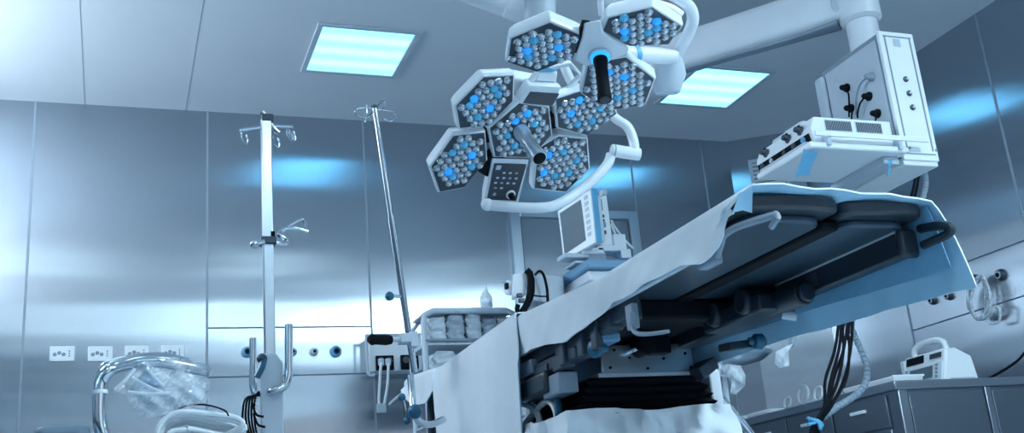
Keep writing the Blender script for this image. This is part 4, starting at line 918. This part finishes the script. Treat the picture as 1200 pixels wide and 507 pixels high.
for x in (q0.x+.06, q0.x+.37):
    for y in (yA0+.14, yA1-.05): MB().cyl((x-.015,y,.06), (x+.015,y,.06), .06, seg=16).build('castor', M['black'], AM)
MB().box(q0.x+.10, q0.x+.16, yA0+.14, yA0+.16, zt_-.4, zt_-.1).build('gauge_panel', M['white'], AM, bevel=.003)
# ventilator block with black straps
YV = 4.72
VB = thing('ventilator_block', on_y(622,370,YV), 'grey boxy breathing unit with black hoses, left of the monitor', 'ventilator')
vb0, vb1 = on_y(599,366,YV), on_y(625,318,YV)
MB().hexa([on_y(599,352,YV), on_y(616,346,YV), on_y(616,346,YV+.14), on_y(599,352,YV+.14), on_y(601,321,YV), on_y(618,317,YV), on_y(618,317,YV+.14), on_y(601,321,YV+.14)]).build('front_unit', M['white'], VB, bevel=.008)
MB().hexa([on_y(622,352,YV+.03), on_y(662,357,YV+.03), on_y(662,357,YV+.2), on_y(622,352,YV+.2), on_y(622,320,YV+.03), on_y(660,323,YV+.03), on_y(660,323,YV+.2), on_y(622,320,YV+.2)]).build('rear_unit', M['lgrey'], VB, bevel=.008)
m = MB(); m.box(0,1,0,1,0,1) if False else None
MB().box(on_y(626,360,YV+.1).x, on_y(655,360,YV+.1).x, YV+.05, YV+.18, on_y(640,372,YV+.1).z, on_y(640,352,YV+.1).z).build('lower_unit', M['grey'], VB, bevel=.006)
m = MB(); m.lathe(on_y(604,337,YV+.06), (-1,-.15,0), [(.034,0),(.038,.006),(.038,.045),(.03,.052)], 18); fl = m.build('flow_head', M['white'], VB)
MB().obox(on_y(593.5,335,YV+.03), (.006,0,0), (0,.014,0), (0,0,.014)).build('dial', M['black'], fl)
m = MB(); m.tube([on_y(592,330,YV+.06), on_y(582,329.5,YV+.06), on_y(577,328.5,YV+.06)], lambda t: .007-.004*t, 8); m.build('outlet_spout', M['lgrey'], VB)
for pts, r in (([(617,316),(621,322),(621.5,340),(618,355),(610,368)], .017), ([(621,318),(623.5,330),(622,348),(612,368)], .014), ([(607,357),(606,364),(611,372)], .012), ([(627,322),(632,317.5),(637,322),(641,338),(642,354)], .007), ([(625,346),(634,347),(642,347)], .004)):
    m = MB(); m.tube([on_y(x, y, YV-.03) for x, y in pts], r, 9, k=5); m.build('black_hose', M['black'], VB)
for q in ((611,352),(617,358),(609,346)): MB().obox(on_y(*q, YV-.02), (.014,0,0), (0,.01,0), (0,0,.01)).build('fitting', M['dgrey'], VB, bevel=.003)
tr = MB().box(on_y(600,367,YV).x, on_y(665,360,YV).x, YV-.02, YV+.22, on_y(640,372,YV).z-.03, on_y(640,372,YV).z).build('support_plate', M['lgrey'], VB, bevel=.004)
MB().box(on_y(640,370,YV).x, q0.x+.03, YV+.08, YV+.14, on_y(640,372,YV).z-.06, on_y(640,372,YV).z-.03).build('mount_arm', M['lgrey'], VB)
# monitor: screen faces left towards the viewer
ym = 4.66
s0 = on_y(653.5,246,ym+.22)
def mp(px, py, Yq): return on_y(px, py, Yq)
MO = thing('patient_monitor', on_y(690,300,ym), 'white patient monitor with dark grey screen and blue edge, above the white drape', 'monitor')
ff = [mp(653,247,ym+.10), mp(692,221,ym-.10), mp(698.5,284,ym-.10), mp(660,305,ym+.10)]   # front face tl, tr, br, bl
nrm = (ff[1]-ff[0]).cross(ff[3]-ff[0]).normalized()
if nrm.dot(FW) > 0: nrm = -nrm
bk = -nrm
MB().prism(ff, bk*.035).build('bezel', M['cream'], MO, bevel=.006)
def fb(u, v, o=0.): return (ff[0]*(1-u)+ff[1]*u)*(1-v) + (ff[3]*(1-u)+ff[2]*u)*v + nrm*o
MB().prism([fb(.07,.08), fb(.70,.08), fb(.72,.86), fb(.07,.90)], nrm*.002).build('screen', M['screen'], MO)
for i in range(7): MB().obox(fb(.845,.10+.115*i,.001), (ff[1]-ff[0])*.05, (ff[3]-ff[0])*.035, nrm*.002).build('key', M['lgrey'], MO)
sd0, sd1 = ff[1], ff[2]
hx = (ff[1]-ff[0]).normalized()
MB().prism([sd0 + bk*.002 + hx*.001, sd0 + bk*.034 + hx*.010, sd1 + bk*.034 + hx*.010, sd1 + bk*.002 + hx*.001], hx*.006).build('blue_edge', M['cyan'], MO, bevel=.003)
# white module box behind the screen with ports
mb_ = [mp(702,231,ym+.0), mp(711,228,ym+.02), mp(719,289,ym+.02), mp(703,287,ym+.0)]
hs = MB().prism(mb_, V((0,.16,0))).build('module_box', M['cream'], MO, bevel=.005)
MB().prism([fb(.18,.12,-.03), fb(.98,.06,-.03), fb(.98,.94,-.03), fb(.18,.90,-.03)], bk*.06).build('rear_housing', M['white'], MO, bevel=.01)
MB().obox(mp(707,226,ym+.06), (.016,0,0), (0,.02,0), (0,0,.016)).build('top_knob', M['lgrey'], MO, bevel=.006)
for q, s_ in (((706.5,253),.007), ((707,258),.006), ((708.5,272),.009)): MB().obox(mp(*q, ym-.001), (s_,0,0), (0,.003,0), (0,0,s_)).build('port', M['dgrey'], hs)
MB().obox(mp(705,240,ym-.001), (.003,0,0), (0,.003,0), (0,0,.03)).build('slot', M['grey'], hs)
MB().obox(mp(707.5,263,ym-.004), (.010,0,0), (0,.008,0), (0,0,.014)).build('cable_socket', M['steelblue'], hs, bevel=.003)
# monitor foot and bracket
for q, sz in (((672,302),(.07,.05,.012)), ((690,297),(.06,.06,.018)), ((705,294),(.05,.06,.016)), ((722,287),(.035,.05,.045)), ((729,300),(.03,.05,.025))):
    MB().obox(mp(*q, ym+.05), (sz[0],0,0), (0,sz[1],0), (0,0,sz[2])).build('stand_bracket', M['white'] if sz[2] > .013 else M['lgrey'], MO, bevel=.005)
MB().obox(mp(687,311,ym+.05), (.09,0,0), (0,.07,0), (0,0,.006)).build('stand_foot', M['lgrey'], MO, bevel=.003)
MB().obox(mp(695,304,ym+.05), (.05,0,0), (0,.05,0), (0,0,.03)).build('stand_neck', M['grey'], MO, bevel=.004)
for i, pts in enumerate(([(716,258),(722,268),(732,281),(742,291)], [(716,262),(721,274),(728,287),(737,297)], [(709,268),(715,284),(722,297),(728,304)])):
    m = MB(); m.tube([mp(x, y, ym+.04) for x, y in pts], .006 if i < 2 else .010, 8, k=5); m.build('lead', M['hose'] if i < 2 else M['cyan'], MO)
# ================================================================== COUNTER WITH DRAWERS ON THE RIGHT
CX0, CX1, CY0, CY1, CZ = 3.365, 4.46, 4.0, 5.65, .935
CO = thing('steel_counter', (3.85, 4.7, 0), 'dark steel counter cabinet with drawers along the right wall', 'counter')
M['counter'] = brushed('dark_counter_steel', (.20,.25,.30), rough=.38, aniso=.4, wave=0)
M['counter_top'] = brushed('counter_top_steel', (.34,.40,.46), rough=.32, aniso=.4, wave=0)
MB().box(CX0-.02, CX1, CY0-.02, CY1, CZ-.04, CZ).build('worktop', M['counter_top'], CO, bevel=.004)
MB().box(CX0, CX1, CY0, CY1, .10, CZ-.04).build('carcass', M['counter'], CO)
MB().box(CX0+.05, CX1-.05, CY0+.05, CY1, 0, .10).build('plinth', M['black'], CO)
for x0_, w in ((CX0, .05), (on_y(1155,470,CY0).x, .035)):
    MB().box(x0_, x0_+w, CY0-.012, CY0, .10, CZ-.04).build('corner_post', M['counter_top'], CO, bevel=.003)
for x0_, x1_ in ((CX0+.06, on_y(1155,470,CY0).x-.01), (on_y(1155,470,CY0).x+.045, CX1-.01)):
    MB().box(x0_, x1_, CY0-.007, CY0, .12, CZ-.06).build('end_panel', M['counter'], CO, bevel=.002)
y = CY0+.06
for i, w in enumerate((.42, .40, .40, .40)):
    for z1, z0 in ((CZ-.055, CZ-.20), (CZ-.21, CZ-.42), (CZ-.43, .13)):
        dr_ = MB().box(CX0-.014, CX0, y+.006, y+w-.006, z0, z1).build('drawer', M['counter'], CO, bevel=.003)
        zc = (z0+z1)/2; hy = y+w*.5
        MB().box(CX0-.030, CX0-.014, hy-.055, hy+.055, zc+.012, zc+.028).build('handle', M['cream'], dr_, bevel=.003)
    y += w
# pump device on the counter
YD = 4.12
dv = on_y(1105,443,YD); dz = CZ
def dpt(px, py, Yq=YD): return on_y(px, py, Yq)
shift = V((0,0, CZ - on_y(1105,443,YD).z))
DV = thing('infusion_pump', (dv.x, YD+.1, CZ), 'white portable medical pump with carry handle and grey screen on the counter', 'medical device')
prof = [(1073,442),(1141,442),(1133,408),(1118,401),(1082,402),(1078,410)]
# side silhouette: the bright right flank is the -Y face, the screen face looks left
xs = [on_y(px, 442, YD).x for px in (1107, 1148)]
zl = lambda py: on_y(1110, py, YD).z + shift.z
X0, X1 = on_y(1108,442,YD).x, on_y(1148,442,YD).x
m = MB(); m.prism([(X0-.012,YD,CZ+.004), (X1,YD,CZ+.004), (X1-.02,YD,zl(411)), (X0+.10,YD,zl(401)), (X0+.035,YD,zl(401))], (0,.30,0)); bd = m.build('body', M['cream'], DV, bevel=.012)
fn0, fn1 = V((X0-.012,0,CZ+.004)), V((X0+.035,0,zl(401)))
def dface(u, v, o=0.): # u along depth 0..1, v up
    e = fn0*(1-v)+fn1*v; return V((e.x-o, YD+.30*u, e.z))
MB().prism([dface(.04,.05,.0), dface(.96,.05,.0), dface(.96,.62,.0), dface(.04,.62,.0)], V((-.008,0,.002))).build('front_panel', M['white'], bd, bevel=.003)
MB().prism([dface(.25,.22,.009), dface(.80,.22,.009), dface(.80,.56,.009), dface(.25,.56,.009)], V((-.003,0,0))).build('screen', M['screen'], bd)
for i in range(4):
    MB().obox(dface(.15,.22+.11*i,.011), (.002,0,0), (0,.007,0), (0,0,.006)).build('key', M['grey'], bd); MB().obox(dface(.88,.22+.11*i,.011), (.002,0,0), (0,.007,0), (0,0,.006)).build('key', M['grey'], bd)
for u in (.35,.5,.65): MB().obox(dface(u,.13,.011), (.002,0,0), (0,.010,0), (0,0,.005)).build('key', M['grey'], bd)
MB().prism([dface(.50,.72,.001), dface(.92,.72,.001), dface(.92,.94,.001), dface(.50,.94,.001)], V((-.004,0,0))).build('tube_recess', M['black'], bd)
MB().prism([dface(.08,.76,.001), dface(.34,.76,.001), dface(.34,.90,.001), dface(.08,.90,.001)], V((-.006,0,0))).build('clip', M['dgrey'], bd)
zt2 = zl(401)
m = MB(); m.tube([(X0+.05,YD+.24,zt2-.01), (X0+.05,YD+.23,zt2+.030), (X0+.055,YD+.18,zt2+.052), (X0+.06,YD+.08,zt2+.052), (X0+.06,YD+.03,zt2+.030), (X0+.06,YD+.02,zt2-.01)], .014, 10, k=5); m.build('carry_handle', M['cream'], bd)
MB().box(X0+.01, X0+.05, YD+.28, YD+.31, CZ+.07, CZ+.16).build('side_clip', M['white'], bd, bevel=.004)
MB().box(X0+.03, X1-.03, YD-.002, YD+.001, CZ+.018, CZ+.026).build('label_strip', M['lgrey'], bd)
MB().box(X0+.0, X1-.01, YD+.01, YD+.29, CZ, CZ+.006).build('foot', M['grey'], DV)
# black power cable behind it along the counter
m = MB(); m.tube([(X1-.01, YD+.20, CZ+.05), (X1+.06, YD+.22, CZ+.012), (X1+.14, YD+.21, CZ+.008), on_x(1185,428,XR-.12), on_x(1204,408,XR-.03), on_x(1225,370,XR-.012)], .007, 8, k=6); tag(m.build('power_cable', M['black']), 'black cable running from the white pump up the right wall', 'cable')
# white tray, papers and rings on the counter
p0 = V((CX0+.05, 4.15, CZ))
TY = thing('instrument_tray', (CX0+.10, 4.20, CZ), 'shallow white tray on the counter left of the white pump', 'tray')
MB().prism([(CX0+.02,4.03,CZ), (CX0+.19,4.03,CZ), (CX0+.19,4.40,CZ), (CX0+.02,4.40,CZ)], (0,0,.030), 1.05).build('tray_body', M['cream'], TY, bevel=.008)
MB().box(CX0+.015, CX0+.195, 4.02, 4.03, CZ+.024, CZ+.032).build('tray_rim', M['cream'], TY)
for i, (y_, r, lab) in enumerate(((4.62,.035,'small ring of white tubing on the counter, nearest the tray'), (4.75,.048,'larger ring of white tubing on the counter, second from the tray'), (4.90,.03,'small ring of white tubing on the counter, furthest from the tray'))):
    m = MB(); m.tube([(CX0+.03+.01*math.sin(a), y_+r*math.cos(a), CZ+.006+r*(1+math.sin(a))) for a in [k_*math.pi/8 for k_ in range(16)]], .006, 7, closed=True); tag(m.build('tubing_ring', M['hose']), lab, 'tubing', 'tubing rings on the counter')
for i, (y_, lab) in enumerate(((5.16,'folded white cloth lying on the far part of the counter, nearer'), (5.42,'folded white cloth at the far end of the counter'))):
    m = MB(); pad(CX0+.0, CX0+.18, y_-.12, y_+.11, CZ, CZ+.026, .03).build('folded_cloth', M['cloth'], None, bevel=.008); tag(bpy.data.objects[-1] if False else COL.objects[-1], lab, 'cloth', 'folded cloths on the counter')
# ================================================================== CABLE BUNDLE, HOSE, BOWL STAND UNDER THE TABLE (right)
YBn = 3.55
CBN = thing('cable_bundle', on_y(955,497,YBn), 'bundle of black cables tied with a light blue tie, hanging behind the blue drape', 'cable')
ends = (983, 986.5, 990, 993.5, 996, 999)
for i, x in enumerate(ends):
    bend = (-2, 1, 6, -3, 9, 4)[i]
    m = MB(); m.tube(([on_y(1070+3*i,186,3.66), on_y(1069+2*i,205,3.66), on_y(1060+2*i,240,3.64), on_y(1020+i,320,3.6)] if i in (2, 4) else []) + [on_y(x,376,YBn+.02*i), on_y(x-4+bend*.4,410,YBn+.02*i), on_y(x-14+bend,445,YBn+.015*i), on_y(966+1.6*i,476,YBn+.008*i), on_y(956+1.2*i,494,YBn+.004*i), on_y(950+1.8*i,520,YBn+.01*i), V((on_y(950+1.8*i,520,YBn).x-.02, YBn+.01*i, .25)), V((on_y(950+1.8*i,520,YBn).x-.04, YBn-.1+.02*i, .008))], .0065, 7, k=5); m.build('cable', M['black'], CBN)
m = MB(); m.lathe(on_y(957,494,YBn+.015), on_y(953,503,YBn+.015)-on_y(957,494,YBn+.015), [(.030,0),(.030,.016)], 14); tie = m.build('tie', M['cyan'], CBN)
for q0_, q1_ in (((957,494),(946,489)), ((960,497),(962,503)), ((955,495),(947,497))): 
    m = MB(); m.tube([on_y(*q0_, YBn-.02), on_y(*q1_, YBn-.035)], .006, 6); m.build('tie_tail', M['cyan'], tie)
m = MB()
path = smooth_path([on_y(1078,186,3.72), on_y(1083,200,3.72), on_y(1083,225,3.72), on_y(1060,290,3.72), on_y(1010,345,3.71), on_y(998,378,YBn+.15), on_y(1001,392,YBn+.15), on_y(1011,415,YBn+.15), on_y(1016,435,YBn+.14), on_y(1012,453,YBn+.12), on_y(998,466,YBn+.10), on_y(980,477,YBn+.07), on_y(965,488,YBn+.05)], 22)
m.tube(path, lambda t: .0135 + .0022*math.sin(t*700), 10); tag(m.build('corrugated_hose', M['grey']), 'grey corrugated hose from the supply box, curving down beside the black cable bundle', 'hose')
YW = 3.55
BW = thing('bowl_stand', (on_y(868,420,YW).x, YW, 0), 'steel bowl on a bent tube stand wrapped in clear plastic, under the table drape', 'stand')
b0 = on_y(868,427,YW)
MB().lathe(b0, (0,0,1), [(.03,0),(.09,.012),(.125,.035),(.13,.04),(.124,.042)], 28).build('bowl', M['steel'], BW)
m = MB(); m.tube([b0 + V((-.09,0,.02)), on_y(842,432,YW), on_y(842,448,YW), on_y(846,466,YW), on_y(858,482,YW), on_y(872,498,YW), on_y(888,520,YW)], .016, 10, k=5); m.build('stand_tube', M['chrome'], BW)
m = MB(); m.tube([b0 + V((-.06,.06,.02)), on_y(848,440,YW+.06), on_y(852,470,YW+.06), on_y(858,515,YW+.06)], .011, 10, k=4); m.build('rear_tube', M['lgrey'], BW)
e = on_y(888,520,YW); MB().tube([e, V((e.x+.05, e.y, .06))], .016, 10).build('stand_leg', M['chrome'], BW)
MB().lathe((e.x+.05, e.y, 0), (0,0,1), [(.16,0),(.16,.03),(.03,.06)], 20).build('stand_base', M['lgrey'], BW)
poly_film([(838,428),(852,426),(868,428),(874,440),(873,452),(862,462),(856,461),(860,452),(852,440),(842,440)], YW-.06, M['haze_film'], 'plastic_bag', 'clear plastic bag draped over the left of the steel bowl', None, seed=4)
poly_film([(909,412),(924,404),(930,402),(924,412),(925,428),(914,431),(908,426)], YW-.05, M['haze_film'], 'plastic_bag', 'small clear plastic bag hanging below the drape right of the steel bowl', None, seed=6, amp=.006)
p = on_y(927,404,YW-.03); tag(MB().cyl(p, p + V((.03,.02,.025)), .012, seg=10).build('bag_clip', M['grey']), 'grey clip above the small clear bag', 'clip')
